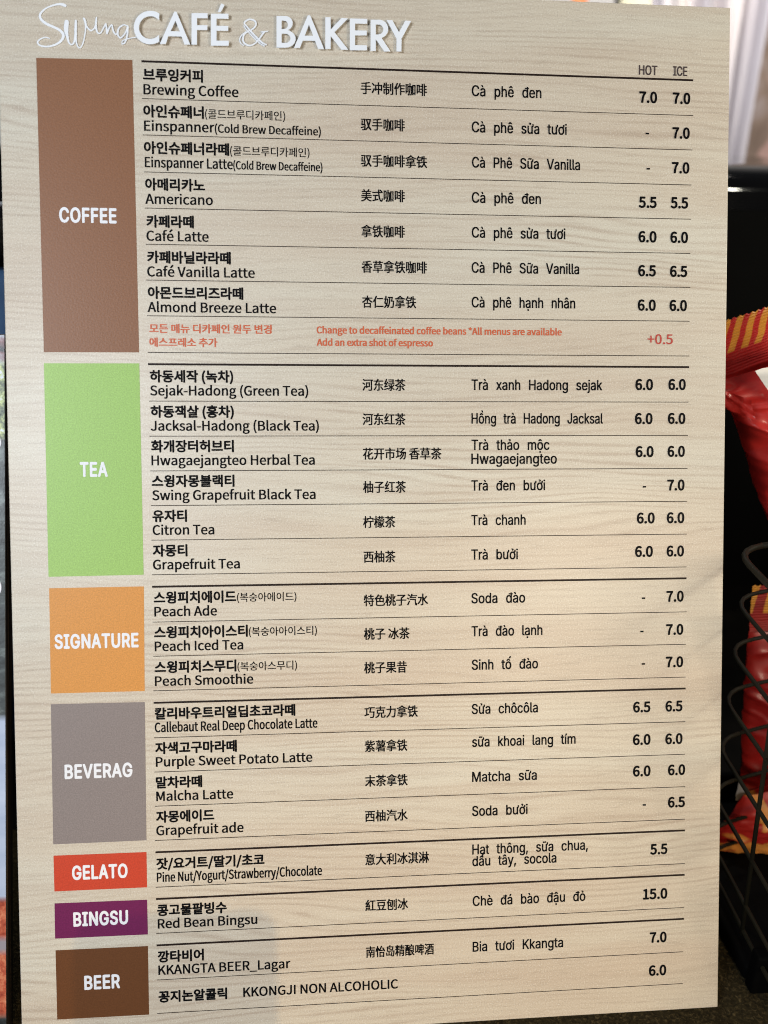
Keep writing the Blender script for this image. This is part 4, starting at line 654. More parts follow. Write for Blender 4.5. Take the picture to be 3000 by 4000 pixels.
 '에': (904, '726,812 726,-77 804,-77 804,812;249,662 310,634 349,553 363,429 349,304 310,224 249,195 189,224 150,304 136,429 150,553 189,634;249,738 149,700 83,593 60,429 83,264 149,157 249,119 345,153 410,250 438,400 549,400 549,-31 627,-31 627,794 549,794 549,467 438,467 409,612 344,705'),
 '요': (904, '450,692 577,671 663,614 694,527 663,441 577,384 450,363 323,384 238,441 206,527 238,614 323,671;450,756 283,728 170,648 128,527 142,453 183,392 247,345 247,105 49,105 49,37 855,37 855,105 656,105 656,346 719,393 759,454 773,527 731,648 617,728;327,105 327,314 450,300 575,314 575,105'),
 '우': (904, '449,777 286,753 178,685 138,582 178,478 286,411 449,387 612,411 721,478 760,582 721,685 612,753;449,711 569,695 648,650 677,582 648,513 569,469 449,453 330,469 251,513 222,582 251,650 330,695;48,304 48,236 409,236 409,-77 489,-77 489,236 854,236 854,304'),
 '원': (904, '333,776 219,756 143,703 115,621 143,539 219,486 333,467 447,486 523,539 551,621 523,703 447,756;333,715 406,703 455,671 473,621 455,571 406,539 333,527 259,539 210,571 192,621 210,671 259,703;55,334 301,338 301,167 382,167 382,343 623,368 617,427 321,406 44,401;514,287 514,228 694,228 694,137 776,137 776,811 694,811 694,287;170,202 170,-57 798,-57 798,10 251,10 251,202'),
 '윙': (904, '691,811 691,233 772,233 772,811;339,790 224,770 146,714 118,630 146,546 224,491 339,471 454,491 532,546 560,630 532,714 454,770;339,728 412,715 462,681 480,630 462,579 412,545 339,532 266,545 216,579 197,630 216,681 266,715;481,165 597,155 671,124 696,77 671,28 597,-2 481,-13 366,-2 293,28 267,77 293,124 366,155;481,229 378,222 378,346 636,374 631,432 332,407 53,403 64,336 296,341 296,202 215,151 187,77 222,-5 323,-57 481,-75 640,-57 741,-5 777,77 741,159 640,211'),
 '유': (904, '449,777 286,753 178,686 138,582 178,480 286,414 449,390 612,414 721,480 760,582 721,686 612,753;449,711 569,695 648,651 677,582 648,515 569,471 449,456 330,471 251,515 222,582 251,651 330,695;48,306 48,240 255,240 255,-77 339,-77 339,240 561,240 561,-77 643,-77 643,240 854,240 854,306'),
 '이': (904, '694,812 694,-78 776,-78 776,812;307,744 190,705 111,598 82,434 111,269 190,162 307,124 424,162 503,269 532,434 503,598 424,705;307,671 384,641 435,559 454,434 435,308 384,226 307,196 230,226 179,308 160,434 179,559 230,641'),
 '인': (904, '695,811 695,163 777,163 777,811;301,749 182,721 100,645 69,531 100,417 182,341 301,312 420,341 502,417 532,531 502,645 420,721;301,679 378,660 433,608 453,531 433,454 378,403 301,384 223,403 169,454 148,531 169,608 223,660;206,229 206,-57 804,-57 804,10 288,10 288,229'),
 '잉': (904, '695,811 695,284 777,284 777,811;482,265 323,245 221,187 185,95 221,4 323,-54 482,-75 641,-54 744,4 780,95 744,187 641,245;482,200 598,188 673,152 699,95 673,39 598,3 482,-10 366,3 292,39 266,95 292,152 366,188;301,755 181,729 99,656 69,548 99,440 181,367 301,341 420,367 502,440 532,548 502,656 420,729;301,687 379,669 433,621 453,548 433,476 379,427 301,410 222,427 168,476 148,548 168,621 222,669'),
 '자': (904, '66,721 66,653 268,653 268,541 236,389 152,253 34,159 83,94 176,165 255,266 309,388 363,276 438,182 530,116 577,181 461,270 379,399 349,541 349,653 545,653 545,721;650,812 650,-77 732,-77 732,385 877,385 877,454 732,454 732,812'),
 '작': (904, '161,230 161,163 657,163 657,-77 739,-77 739,230;70,750 70,684 268,684 268,649 240,529 162,428 45,360 88,298 184,348 259,421 310,513 360,429 432,361 524,314 565,378 451,442 376,537 350,649 350,684 545,684 545,750;657,812 657,277 739,277 739,510 869,510 869,579 739,579 739,812'),
 '잣': (904, '70,743 70,676 268,676 268,644 240,523 163,423 45,356 87,290 183,341 259,416 310,509 361,425 433,358 526,312 566,377 451,441 376,534 350,645 350,676 545,676 545,743;657,812 657,212 739,212 739,498 869,498 869,566 739,566 739,812;429,258 429,238 388,124 281,39 134,-8 166,-73 292,-34 397,30 471,120 544,30 649,-34 774,-73 806,-8 659,39 552,124 510,238 510,258'),
 '장': (904, '456,252 299,233 199,177 163,89 199,1 299,-55 456,-75 611,-55 711,1 747,89 711,177 611,233;456,188 569,176 641,142 667,89 641,36 569,2 456,-10 342,2 269,36 244,89 269,142 342,176;70,747 70,680 268,680 268,644 240,524 162,424 45,357 86,292 183,343 259,417 310,510 394,394 526,318 564,382 451,444 376,535 350,645 350,680 545,680 545,747;657,812 657,277 739,277 739,519 869,519 869,586 739,586 739,812'),
 '잭': (904, '202,226 202,159 717,159 717,-77 798,-77 798,226;70,738 70,671 233,671 233,628 212,518 150,422 51,355 94,292 206,371 275,487 339,385 442,315 483,379 390,441 331,528 311,629 311,671 468,671 468,738;530,795 530,279 608,279 608,511 720,511 720,275 798,275 798,811 720,811 720,578 608,578 608,795'),
 '즈': (904, '49,109 49,41 855,41 855,109;116,724 116,657 409,657 409,619 359,486 239,383 88,328 122,262 255,309 371,391 452,501 533,393 650,312 784,266 817,331 664,386 543,487 493,619 493,657 786,657 786,724'),
 '지': (904, '694,812 694,-77 776,-77 776,812;78,721 78,653 284,653 284,541 251,388 167,251 49,159 96,94 192,164 271,265 326,387 382,273 461,181 558,116 603,181 484,266 399,394 366,541 366,653 574,653 574,721'),
 '차': (904, '264,796 264,658 65,658 65,592 265,592 265,525 236,376 157,247 40,158 86,95 180,161 255,254 306,368 356,262 427,174 516,112 562,174 449,261 373,384 345,525 345,592 542,592 542,658 346,658 346,796;650,812 650,-77 732,-77 732,379 877,379 877,448 732,448 732,812'),
 '초': (904, '411,305 411,103 49,103 49,35 855,35 855,103 491,103 491,305;411,794 411,672 124,672 124,605 410,605 366,481 252,389 93,338 125,274 261,314 373,383 451,479 529,383 642,314 777,274 808,338 650,389 536,481 492,605 778,605 778,672 491,672 491,794'),
 '추': (904, '49,275 49,207 410,207 410,-78 490,-78 490,207 852,207 852,275;410,812 410,702 127,702 127,637 410,637 365,533 251,452 99,408 129,343 261,378 373,441 451,527 528,442 639,379 771,343 801,408 649,452 536,534 491,637 774,637 774,702 490,702 490,812'),
 '치': (904, '694,812 694,-77 776,-77 776,812;295,796 295,658 89,658 89,592 296,592 296,525 265,374 184,246 66,158 111,95 207,160 284,254 337,369 392,261 469,173 564,111 609,174 490,258 407,381 376,525 376,592 579,592 579,658 376,658 376,796'),
 '카': (904, '106,720 106,653 424,653 398,499 61,475 74,404 372,432 303,320 200,220 57,133 102,70 299,202 423,358 488,532 506,720;650,812 650,-76 732,-76 732,384 873,384 873,452 732,452 732,812'),
 '칼': (904, '104,773 104,708 413,708 391,622 60,607 74,540 358,562 243,462 64,390 95,325 271,394 398,493 474,620 499,773;657,812 657,349 739,349 739,541 869,541 869,609 739,609 739,812;177,-65 770,-65 770,0 257,0 257,96 739,96 739,308 175,308 175,244 657,244 657,157 177,157'),
 '커': (904, '97,720 97,653 416,653 389,498 52,475 67,405 363,432 293,320 190,220 50,133 95,70 290,202 413,358 478,532 497,720;494,456 494,388 698,388 698,-77 779,-77 779,812 698,812 698,456'),
 '코': (904, '145,726 145,659 675,659 673,512 120,489 133,418 669,450 637,239 718,230 750,463 754,641 754,726;361,342 361,112 49,112 49,44 852,44 852,112 442,112 442,342'),
 '콜': (904, '144,786 144,721 672,721 671,648 123,632 134,566 667,591 651,483 733,478 750,621 752,786;375,532 375,426 50,426 50,361 851,361 851,426 457,426 457,532;148,-63 775,-63 775,1 228,1 228,83 748,83 748,287 146,287 146,224 669,224 669,143 148,143'),
 '콩': (904, '450,237 286,218 182,166 145,81 182,-4 286,-56 450,-75 613,-56 717,-4 753,81 717,166 613,218;450,172 569,161 645,130 672,81 645,31 569,0 450,-11 330,0 254,31 228,81 254,130 330,161;375,496 375,372 50,372 50,306 851,306 851,372 457,372 457,496;144,777 144,711 672,711 671,626 123,609 135,539 667,565 649,436 731,430 751,586 753,777'),
 '타': (904, '87,732 87,138 157,138 377,143 576,166 568,233 378,210 169,204 169,416 481,416 481,482 169,482 169,664 501,664 501,732;650,812 650,-77 732,-77 732,387 877,387 877,456 732,456 732,812'),
 '터': (904, '516,477 516,411 699,411 699,-78 780,-78 780,812 699,812 699,477;90,731 90,136 157,136 375,141 563,163 554,230 377,208 171,203 171,415 462,415 462,481 171,481 171,664 501,664 501,731'),
 '트': (904, '49,106 49,38 855,38 855,106;152,736 152,267 762,267 762,333 235,333 235,472 734,472 734,538 235,538 235,669 753,669 753,736'),
 '티': (904, '696,812 696,-77 778,-77 778,812;105,732 105,138 176,138 401,143 603,166 594,233 401,210 186,204 186,416 503,416 503,482 186,482 186,664 535,664 535,732'),
 '팥': (904, '182,-65 763,-65 763,-4 262,-4 262,81 734,81 734,139 262,139 262,220 744,220 744,280 182,280;657,812 657,324 739,324 739,542 869,542 869,610 739,610 739,812;61,367 319,372 596,398 592,457 463,446 463,682 551,682 551,748 76,748 76,682 164,682 164,435 51,435;243,682 384,682 384,441 243,437'),
 '페': (904, '729,812 729,-77 807,-77 807,812;557,791 557,474 437,474 437,402 557,402 557,-29 635,-29 635,791;49,142 259,148 488,173 482,233 390,223 390,633 463,633 463,699 58,699 58,633 131,633 131,212 39,211;205,633 314,633 314,218 205,213'),
 '프': (904, '49,106 49,37 855,37 855,106;122,348 122,282 777,282 777,348 640,348 640,656 779,656 779,723 120,723 120,656 257,656 257,348;339,656 560,656 560,348 339,348'),
 '피': (904, '696,812 696,-77 778,-77 778,812;57,143 330,149 624,177 619,238 475,224 475,650 574,650 574,717 71,717 71,650 169,650 169,213 48,212;248,650 396,650 396,220 248,214'),
 '하': (904, '310,530 198,504 122,432 93,326 122,219 198,148 310,122 422,148 498,219 526,326 498,432 422,504;310,463 382,445 431,397 449,326 431,255 382,207 310,190 238,207 189,255 171,326 189,397 238,445;651,812 651,-77 732,-77 732,379 877,379 877,447 732,447 732,812;268,802 268,670 44,670 44,603 568,603 568,670 350,670 350,802'),
 '허': (904, '311,530 204,504 130,432 103,326 130,220 204,148 311,122 418,148 492,220 519,326 492,432 418,504;311,461 379,443 426,396 444,326 426,256 379,209 311,192 243,209 196,256 179,326 196,396 243,443;270,802 270,670 49,670 49,603 573,603 573,670 352,670 352,802;554,440 554,372 699,372 699,-77 780,-77 780,812 699,812 699,440'),
 '홍': (904, '450,196 284,181 181,135 145,60 181,-14 284,-59 450,-75 615,-59 718,-14 753,60 718,135 615,181;450,136 570,127 645,101 671,60 645,19 570,-5 450,-14 330,-5 255,19 229,60 255,101 330,127;450,581 559,572 627,549 650,511 598,460 450,442 302,460 249,511 273,549 341,572;410,824 410,738 91,738 91,674 805,674 805,738 491,738 491,824;49,316 49,251 852,251 852,316 491,316 491,385 625,403 708,446 737,511 703,581 606,623 450,637 294,623 197,581 163,511 192,445 275,403 410,385 410,316'),
 '화': (904, '320,524 389,511 435,476 452,422 435,369 389,335 320,322 250,335 204,369 188,422 204,476 250,511;320,587 211,567 138,509 111,422 132,345 190,289 279,261 279,164 38,161 51,92 314,98 605,129 599,189 360,167 360,261 449,289 508,344 529,422 503,509 429,567;652,812 652,-77 734,-77 734,366 872,366 872,435 734,435 734,812;279,810 279,704 54,704 54,638 584,638 584,704 360,704 360,810'),
}
GLYPHS_SANS = {
 ' ': (266, ''),
 ',': (266, '53,-169 96,101 194,101 119,-169'),
 'A': (679, '23,0 285,720 391,720 655,0 559,0 406,428 374,527 338,646 270,428 120,0;338,646 329,677 347,677;156,201 156,281 523,281 523,201'),
 'B': (646, '85,0 85,720 341,720 465,694 539,626 563,529 547,453 504,405 446,377 446,371 514,347 569,288 591,193 566,94 488,25 349,0;176,81 346,81 419,89 467,113 494,149 503,193 485,260 432,309 351,327 176,327;176,404 337,404 408,419 457,462 475,527 467,571 442,607 400,631 340,639 176,639'),
 'C': (722, '378,-10 290,2 213,35 148,90 99,163 67,254 57,360 67,466 99,556 148,630 213,684 290,718 378,730 482,714 569,667 634,592 669,493 578,493 551,558 506,606 446,635 378,645 316,637 260,612 213,571 177,515 154,444 146,360 154,275 177,205 213,149 260,108 316,83 378,75 446,85 506,114 551,162 578,227 669,227 634,128 569,54 482,7'),
 'E': (592, '85,0 85,720 527,720 527,639 176,639 176,404 503,404 503,324 176,324 176,81 531,81 531,0'),
 'F': (580, '85,0 85,720 522,720 522,639 176,639 176,394 490,394 490,313 176,313 176,0'),
 'G': (736, '380,-10 290,2 211,36 147,90 98,164 67,254 57,360 67,466 98,556 146,630 211,684 288,718 375,730 482,713 571,664 636,589 671,493 577,493 548,556 504,604 446,635 375,645 314,637 259,612 213,571 177,515 154,444 146,360 154,275 177,205 213,149 261,108 317,83 380,75 488,101 561,174 586,282 400,282 400,362 677,362 677,283 667,200 638,129 593,70 533,27 461,-1;586,282 587,287 615,282'),
 'H': (732, '85,0 85,720 176,720 176,409 555,409 555,720 647,720 647,0 555,0 555,328 176,328 176,0'),
 'I': (425, '44,0 44,81 167,81 167,639 44,639 44,720 381,720 381,639 259,639 259,81 381,81 381,0'),
 'J': (561, '262,-10 176,4 107,46 62,114 47,206 47,245 138,245 138,206 147,148 172,105 211,79 262,71 312,79 351,105 376,148 385,206 385,720 476,720 476,206 461,114 416,46 348,4'),
 'K': (661, '148,206 148,306 197,369 247,429 515,720 634,720 327,390 322,391;85,0 85,720 176,720 175,318 176,0;527,0 266,367 323,438 635,0'),
 'L': (556, '85,0 85,720 176,720 176,81 511,81 511,0'),
 'M': (889, '85,0 85,720 215,720 407,225 441,119 445,103 484,224 674,720 804,720 804,0 714,0 717,620 662,455 484,0 405,0 225,454 169,616 173,412 173,0;169,616 158,647 168,647;717,620 718,647 726,647;445,103 455,69 435,69'),
 'N': (741, '85,0 85,720 193,720 486,259 548,151 571,107 567,153 564,276 564,720 656,720 656,0 547,0 251,468 170,608 177,412 177,0;170,608 152,640 169,642;571,107 586,78 573,76'),
 'O': (755, '378,-10 290,2 213,35 148,90 99,163 67,254 57,360 67,466 99,556 148,630 213,684 290,718 378,730 466,718 543,684 607,630 656,556 687,466 698,360 687,254 656,163 607,90 543,35 466,2;378,75 439,83 495,108 542,148 578,204 601,275 609,360 601,445 578,516 542,572 495,612 439,637 378,645 316,637 261,612 214,572 177,516 154,445 146,360 154,275 177,204 214,148 261,108 316,83'),
 'P': (629, '85,0 85,720 333,720 409,712 470,690 518,654 552,608 578,492 552,376 518,329 470,293 409,270 333,263 176,263 176,0;176,263 155,263 155,343 176,343;176,343 329,343 420,362 471,416 488,492 471,568 420,621 329,640 176,640'),
 'R': (635, '85,0 85,720 334,720 471,691 519,658 553,613 579,498 553,384 519,340 471,307 334,280 176,280 176,0;176,280 136,280 136,361 176,361;176,361 331,361 421,378 472,425 489,498 472,573 421,622 330,640 176,640;500,0 326,324 429,324 605,0'),
 'S': (632, '317,-13 180,13 90,85 54,193 148,193 175,124 236,83 317,70 405,85 466,130 489,197 470,253 419,289 346,315 260,339 181,369 122,409 86,462 73,527 82,584 106,634 195,705 321,730 447,704 534,635 567,535 477,535 462,583 428,619 378,641 318,649 237,634 182,592 163,532 185,472 240,436 301,415 374,395 441,373 508,336 558,280 578,196 547,90 458,15'),
 'T': (635, '45,639 45,720 590,720 590,639 363,639 363,0 273,0 273,639'),
 'U': (732, '366,-12 287,-3 218,22 162,61 120,113 94,175 85,245 85,720 176,720 176,252 199,160 265,96 366,73 468,96 533,160 556,252 556,720 647,720 647,245 638,175 612,113 570,61 514,22 446,-3'),
 'V': (679, '288,0 23,720 119,720 272,292 305,194 341,75 378,195 410,292 559,720 655,720 393,0;341,75 351,43 332,43'),
 'a': (551, '226,-12 134,7 67,63 43,153 61,228 110,273 177,298 252,311 331,321 375,332 390,360 377,420 339,456 277,468 211,456 166,426 142,388 58,412 111,490 188,531 274,544 338,537 404,510 456,453 476,356 476,0 391,0 391,73 386,73 357,35 305,1;241,64 323,83 373,132 390,195 390,269 367,258 327,249 248,238 190,224 146,197 130,148 144,102 184,74'),
 'b': (601, '325,-12 244,5 195,44 167,83 158,83 158,0 74,0 74,720 161,720 161,452 167,452 194,489 243,527 324,544 387,536 443,510 489,469 523,414 552,267 524,120 489,64 443,23 388,-3;312,66 396,93 447,165 464,268 447,370 396,441 312,467 228,442 177,372 159,268 177,163 229,92'),
 'c': (560, '293,-12 225,-3 165,23 116,65 79,120 56,188 48,265 56,344 79,412 116,468 165,509 225,535 293,544 368,534 432,504 481,456 512,392 429,371 411,409 382,440 343,460 293,467 205,439 153,366 136,265 153,166 205,93 293,66 343,73 383,94 413,125 431,166 514,145 483,79 433,30 369,-1'),
 'd': (601, '276,-12 213,-3 158,23 112,64 77,120 48,267 78,414 112,469 158,510 214,536 277,544 358,527 407,489 433,452 440,452 440,720 526,720 526,0 443,0 443,83 434,83 406,44 357,5;289,66 372,92 424,163 441,268 424,372 373,442 289,467 205,441 153,370 136,268 154,165 205,93'),
 'e': (572, '300,-12 227,-3 166,23 116,65 79,120 48,264 78,410 114,466 163,509 222,535 290,544 376,529 452,482 505,399 525,274 525,240 138,240 156,150 214,87 301,65 359,75 404,103 432,149 517,129 474,56 400,6;138,240 106,240 106,313 139,313 136,299 136,251;139,313 433,313 421,380 372,444 290,467 207,444 154,382;433,313 478,313 438,286'),
 'g': (602, '293,-213 189,-198 116,-156 72,-98 144,-58 172,-93 218,-125 293,-138 352,-130 399,-106 430,-66 441,-8 441,97 433,97 406,59 357,22 276,7 159,38 113,76 78,128 56,193 48,271 78,415 113,470 159,510 214,536 277,544 359,528 408,490 435,451 443,451 443,537 527,537 527,-13 519,-76 496,-127 411,-192;290,84 373,106 425,171 442,273 425,374 374,442 290,467 205,441 154,371 136,273 154,173 206,107'),
 'h': (580, '161,321 161,0 74,0 74,720 161,720 161,441 175,470 215,512 265,536 322,544 418,522 482,454 505,340 505,0 419,0 419,333 411,389 386,431 348,457 297,466 228,449 179,400;161,441 161,407 145,407'),
 'i': (236, '74,0 74,537 161,537 161,0;118,627 76,643 58,684 76,725 118,741 161,725 179,684 161,643'),
 'j': (236, '74,537 161,537 161,-43 144,-128 92,-183 5,-202 -14,-202 -14,-123 3,-123 57,-102 74,-41;118,627 76,643 58,684 76,725 118,741 161,725 178,684 161,643'),
 'k': (539, '156,193 156,300 171,300 403,537 510,537 260,282 251,282;74,0 74,720 161,720 161,0;416,0 209,263 271,324 527,0'),
 'l': (268, '197,-3 143,5 105,29 82,67 74,119 74,720 161,720 161,140 170,88 207,73 227,74 240,77 256,4 229,-1'),
 'm': (863, '74,0 74,537 158,537 159,432 187,490 244,532 310,547 364,538 407,511 448,429 477,486 539,531 618,547 704,526 765,465 788,361 788,0 702,0 702,359 693,409 669,443 592,468 530,453 489,411 475,350 475,0 388,0 388,368 381,408 358,440 282,468 223,453 178,409 161,337 161,0;448,429 454,417 442,417;159,432 159,418 152,418'),
 'n': (580, '161,321 161,0 74,0 74,537 158,537 158,435 175,470 215,512 265,536 322,544 418,522 482,454 505,340 505,0 419,0 419,333 411,389 386,431 348,457 297,466 228,449 179,400;158,435 158,407 145,407'),
 'o': (588, '293,-12 225,-3 165,23 116,65 79,120 56,188 48,265 56,344 79,412 116,468 165,509 225,535 293,544 363,535 423,509 472,468 509,412 532,344 539,265 532,188 509,120 472,65 423,23 363,-3;293,66 382,93 435,166 452,265 435,365 382,439 293,467 205,439 153,366 136,265 153,166 205,93'),
 'p': (601, '74,-202 74,537 158,537 158,452 167,452 194,489 243,527 324,544 387,536 443,510 489,469 523,414 552,267 524,120 489,64 443,23 388,-3 325,-12 244,5 195,44 167,83 161,83 161,-202;312,66 396,93 447,165 464,268 447,370 396,441 312,467 228,442 177,372 159,268 177,163 229,92'),
 'r': (367, '74,0 74,537 158,537 158,454 163,454 216,520 302,545 345,543 345,456 325,459 293,461 225,445 178,401 161,335 161,0'),
 's': (517, '258,-12 159,5 87,54 50,133 133,151 176,85 257,64 346,88 379,145 360,192 300,219 211,241 102,295 75,336 66,388 92,469 163,524 265,544 359,527 423,480 459,410 379,392 343,447 265,471 185,448 154,392 175,344 243,316 325,296 433,243 460,202 469,151 442,67 368,9'),
 't': (322, '288,537 288,463 9,463 9,537;92,667 178,667 178,138 193,87 241,71 262,72 286,76 302,2 272,-4 238,-6 176,3 130,30 101,74 92,131'),
 'u': (580, '258,-7 163,15 98,83 74,197 74,537 161,537 161,204 169,148 194,106 233,80 283,71 353,88 401,137 419,216 419,537 505,537 505,0 422,0 422,102 405,66 364,24;422,102 422,130 435,130'),
 'w': (803, '195,0 32,537 123,537 189,302 218,193 241,91 263,191 292,302 357,537 448,537 512,302 540,192 562,93 584,191 679,537 771,537 608,0 521,0 451,243 401,437 372,318 281,0;401,437 391,478 411,478;562,93 569,58 554,58;241,91 248,58 233,58'),
 'x': (536, '29,0 219,275 41,537 142,537 254,359 270,330 330,432 399,537 498,537 317,271 506,0 406,0 327,121 267,219 210,121 130,0;267,219 245,257 289,257;317,271 295,239 295,303;270,330 293,291 248,291;219,275 243,309 242,242'),
 'y': (551, '67,-196 87,-121 101,-124 147,-126 184,-105 213,-50 230,-2 25,537 119,537 234,219 275,84 317,219 432,537 526,537 289,-82 250,-151 197,-192 130,-205 91,-202;275,84 291,29 260,29'),
 'à': (551, '226,-12 134,7 67,63 43,153 61,228 110,273 177,298 252,311 331,321 375,332 390,360 377,420 339,456 277,468 211,456 166,426 142,388 58,412 111,490 188,531 274,544 338,537 404,510 456,453 476,356 476,0 391,0 391,73 386,73 357,35 305,1;241,64 323,83 373,132 390,195 390,269 367,258 327,249 248,238 190,224 146,197 130,148 144,102 184,74;234,607 141,749 237,749 305,607'),
 'á': (551, '226,-12 134,7 67,63 43,153 61,228 110,273 177,298 252,311 331,321 375,332 390,360 377,420 339,456 277,468 211,456 166,426 142,388 58,412 111,490 188,531 274,544 338,537 404,510 456,453 476,356 476,0 391,0 391,73 386,73 357,35 305,1;241,64 323,83 373,132 390,195 390,269 367,258 327,249 248,238 190,224 146,197 130,148 144,102 184,74;230,607 297,749 394,749 301,607'),
 'â': (551, '226,-12 134,7 67,63 43,153 61,228 110,273 177,298 252,311 331,321 375,332 390,360 377,420 339,456 277,468 211,456 166,426 142,388 58,412 111,490 188,531 274,544 338,537 404,510 456,453 476,356 476,0 391,0 391,73 386,73 357,35 305,1;241,64 323,83 373,132 390,195 390,269 367,258 327,249 248,238 190,224 146,197 130,148 144,102 184,74;198,616 113,616 113,620 227,749 309,749 423,620 423,616 336,616 268,701'),
 'è': (572, '300,-12 227,-3 166,23 116,65 79,120 48,264 78,410 114,466 163,509 222,535 290,544 376,529 452,482 505,399 525,274 525,240 138,240 156,150 214,87 301,65 359,75 404,103 432,149 517,129 474,56 400,6;138,240 106,240 106,313 139,313 136,299 136,251;139,313 433,313 421,380 372,444 290,467 207,444 154,382;433,313 478,313 438,286;254,607 161,749 258,749 325,607'),
 'ê': (572, '300,-12 227,-3 166,23 116,65 79,120 48,264 78,410 114,466 163,509 222,535 290,544 376,529 452,482 505,399 525,274 525,240 138,240 156,150 214,87 301,65 359,75 404,103 432,149 517,129 474,56 400,6;138,240 106,240 106,313 139,313 136,299 136,251;139,313 433,313 421,380 372,444 290,467 207,444 154,382;433,313 478,313 438,286;219,616 134,616 134,620 247,749 330,749 444,620 444,616 357,616 288,701'),
 'í': (236, '74,0 74,537 161,537 161,0;80,607 148,749 245,749 151,607'),
 'ô': (588, '293,-12 225,-3 165,23 116,65 79,120 56,188 48,265 56,344 79,412 116,468 165,509 225,535 293,544 363,535 423,509 472,468 509,412 532,344 539,265 532,188 509,120 472,65 423,23 363,-3;293,66 382,93 435,166 452,265 435,365 382,439 293,467 205,439 153,366 136,265 153,166 205,93;224,616 139,616 139,620 252,749 334,749 448,620 448,616 362,616 293,701'),
 'đ': (601, '276,-12 213,-3 158,23 112,64 77,120 48,267 78,414 112,469 158,510 214,536 277,544 358,527 407,489 433,452 440,452 440,720 526,720 526,0 443,0 443,83 434,83 406,44 357,5;289,66 372,92 424,163 441,268 424,372 373,442 289,467 205,441 153,370 136,268 154,165 205,93;286,594 286,661 598,661 598,594'),
 'ơ': (585, '293,487 293,544 372,541 412,538 456,537 472,554 472,656 553,656 553,561 533,505 471,487;293,-12 225,-3 165,23 116,65 79,120 56,188 48,265 56,344 79,412 116,468 165,509 225,535 293,544 363,535 423,509 472,468 509,412 532,344 539,265 532,188 509,120 472,65 423,23 363,-3;293,66 382,93 435,166 452,265 435,365 382,439 293,467 205,439 153,366 136,265 153,166 205,93'),
 'ư': (611, '455,479 455,537 497,537 513,553 513,656 590,656 590,561 570,499 508,479;258,-7 163,15 98,83 74,197 74,537 161,537 161,204 169,148 194,106 233,80 283,71 353,88 401,137 419,216 419,537 505,537 505,0 422,0 422,102 405,66 364,24;422,102 422,130 435,130'),
 'ạ': (551, '226,-12 134,7 67,63 43,153 61,228 110,273 177,298 252,311 331,321 375,332 390,360 377,420 339,456 277,468 211,456 166,426 142,388 58,412 111,490 188,531 274,544 338,537 404,510 456,453 476,356 476,0 391,0 391,73 386,73 357,35 305,1;241,64 323,83 373,132 390,195 390,269 367,258 327,249 248,238 190,224 146,197 130,148 144,102 184,74;269,-204 226,-188 209,-147 226,-107 269,-90 311,-107 329,-147 311,-188'),
 'ả': (551, '226,-12 134,7 67,63 43,153 61,228 110,273 177,298 252,311 331,321 375,332 390,360 377,420 339,456 277,468 211,456 166,426 142,388 58,412 111,490 188,531 274,544 338,537 404,510 456,453 476,356 476,0 391,0 391,73 386,73 357,35 305,1;241,64 323,83 373,132 390,195 390,269 367,258 327,249 248,238 190,224 146,197 130,148 144,102 184,74;296,607 231,607 265,674 267,688 255,692 187,692 187,749 255,749 303,741 331,720 338,688 322,649'),
 'ấ': (551, '226,-12 134,7 67,63 43,153 61,228 110,273 177,298 252,311 331,321 375,332 390,360 377,420 339,456 277,468 211,456 166,426 142,388 58,412 111,490 188,531 274,544 338,537 404,510 456,453 476,356 476,0 391,0 391,73 386,73 357,35 305,1;241,64 323,83 373,132 390,195 390,269 367,258 327,249 248,238 190,224 146,197 130,148 144,102 184,74;201,603 116,603 116,606 230,736 312,736 426,606 426,603 339,603 271,687;336,774 403,907 500,907 406,774'),
 'ậ': (551, '226,-12 134,7 67,63 43,153 61,228 110,273 177,298 252,311 331,321 375,332 390,360 377,420 339,456 277,468 211,456 166,426 142,388 58,412 111,490 188,531 274,544 338,537 404,510 456,453 476,356 476,0 391,0 391,73 386,73 357,35 305,1;241,64 323,83 373,132 390,195 390,269 367,258 327,249 248,238 190,224 146,197 130,148 144,102 184,74;198,616 113,616 113,620 227,749 309,749 423,620 423,616 336,616 268,701;269,-204 226,-188 209,-147 226,-107 269,-90 311,-107 329,-147 311,-188'),
 'ỏ': (588, '293,-12 225,-3 165,23 116,65 79,120 56,188 48,265 56,344 79,412 116,468 165,509 225,535 293,544 363,535 423,509 472,468 509,412 532,344 539,265 532,188 509,120 472,65 423,23 363,-3;293,66 382,93 435,166 452,265 435,365 382,439 293,467 205,439 153,366 136,265 153,166 205,93;322,607 257,607 291,674 294,688 281,692 214,692 214,749 281,749 329,741 357,720 364,688 348,649'),
 'ố': (588, '293,-12 225,-3 165,23 116,65 79,120 56,188 48,265 56,344 79,412 116,468 165,509 225,535 293,544 363,535 423,509 472,468 509,412 532,344 539,265 532,188 509,120 472,65 423,23 363,-3;293,66 382,93 435,166 452,265 435,365 382,439 293,467 205,439 153,366 136,265 153,166 205,93;227,603 142,603 142,606 255,736 337,736 451,606 451,603 365,603 296,687;361,774 429,907 526,907 432,774'),
 'ồ': (588, '293,-12 225,-3 165,23 116,65 79,120 56,188 48,265 56,344 79,412 116,468 165,509 225,535 293,544 363,535 423,509 472,468 509,412 532,344 539,265 532,188 509,120 472,65 423,23 363,-3;293,66 382,93 435,166 452,265 435,365 382,439 293,467 205,439 153,366 136,265 153,166 205,93;227,603 142,603 142,606 255,736 337,736 451,606 451,603 365,603 296,687;386,774 292,907 389,907 457,774'),
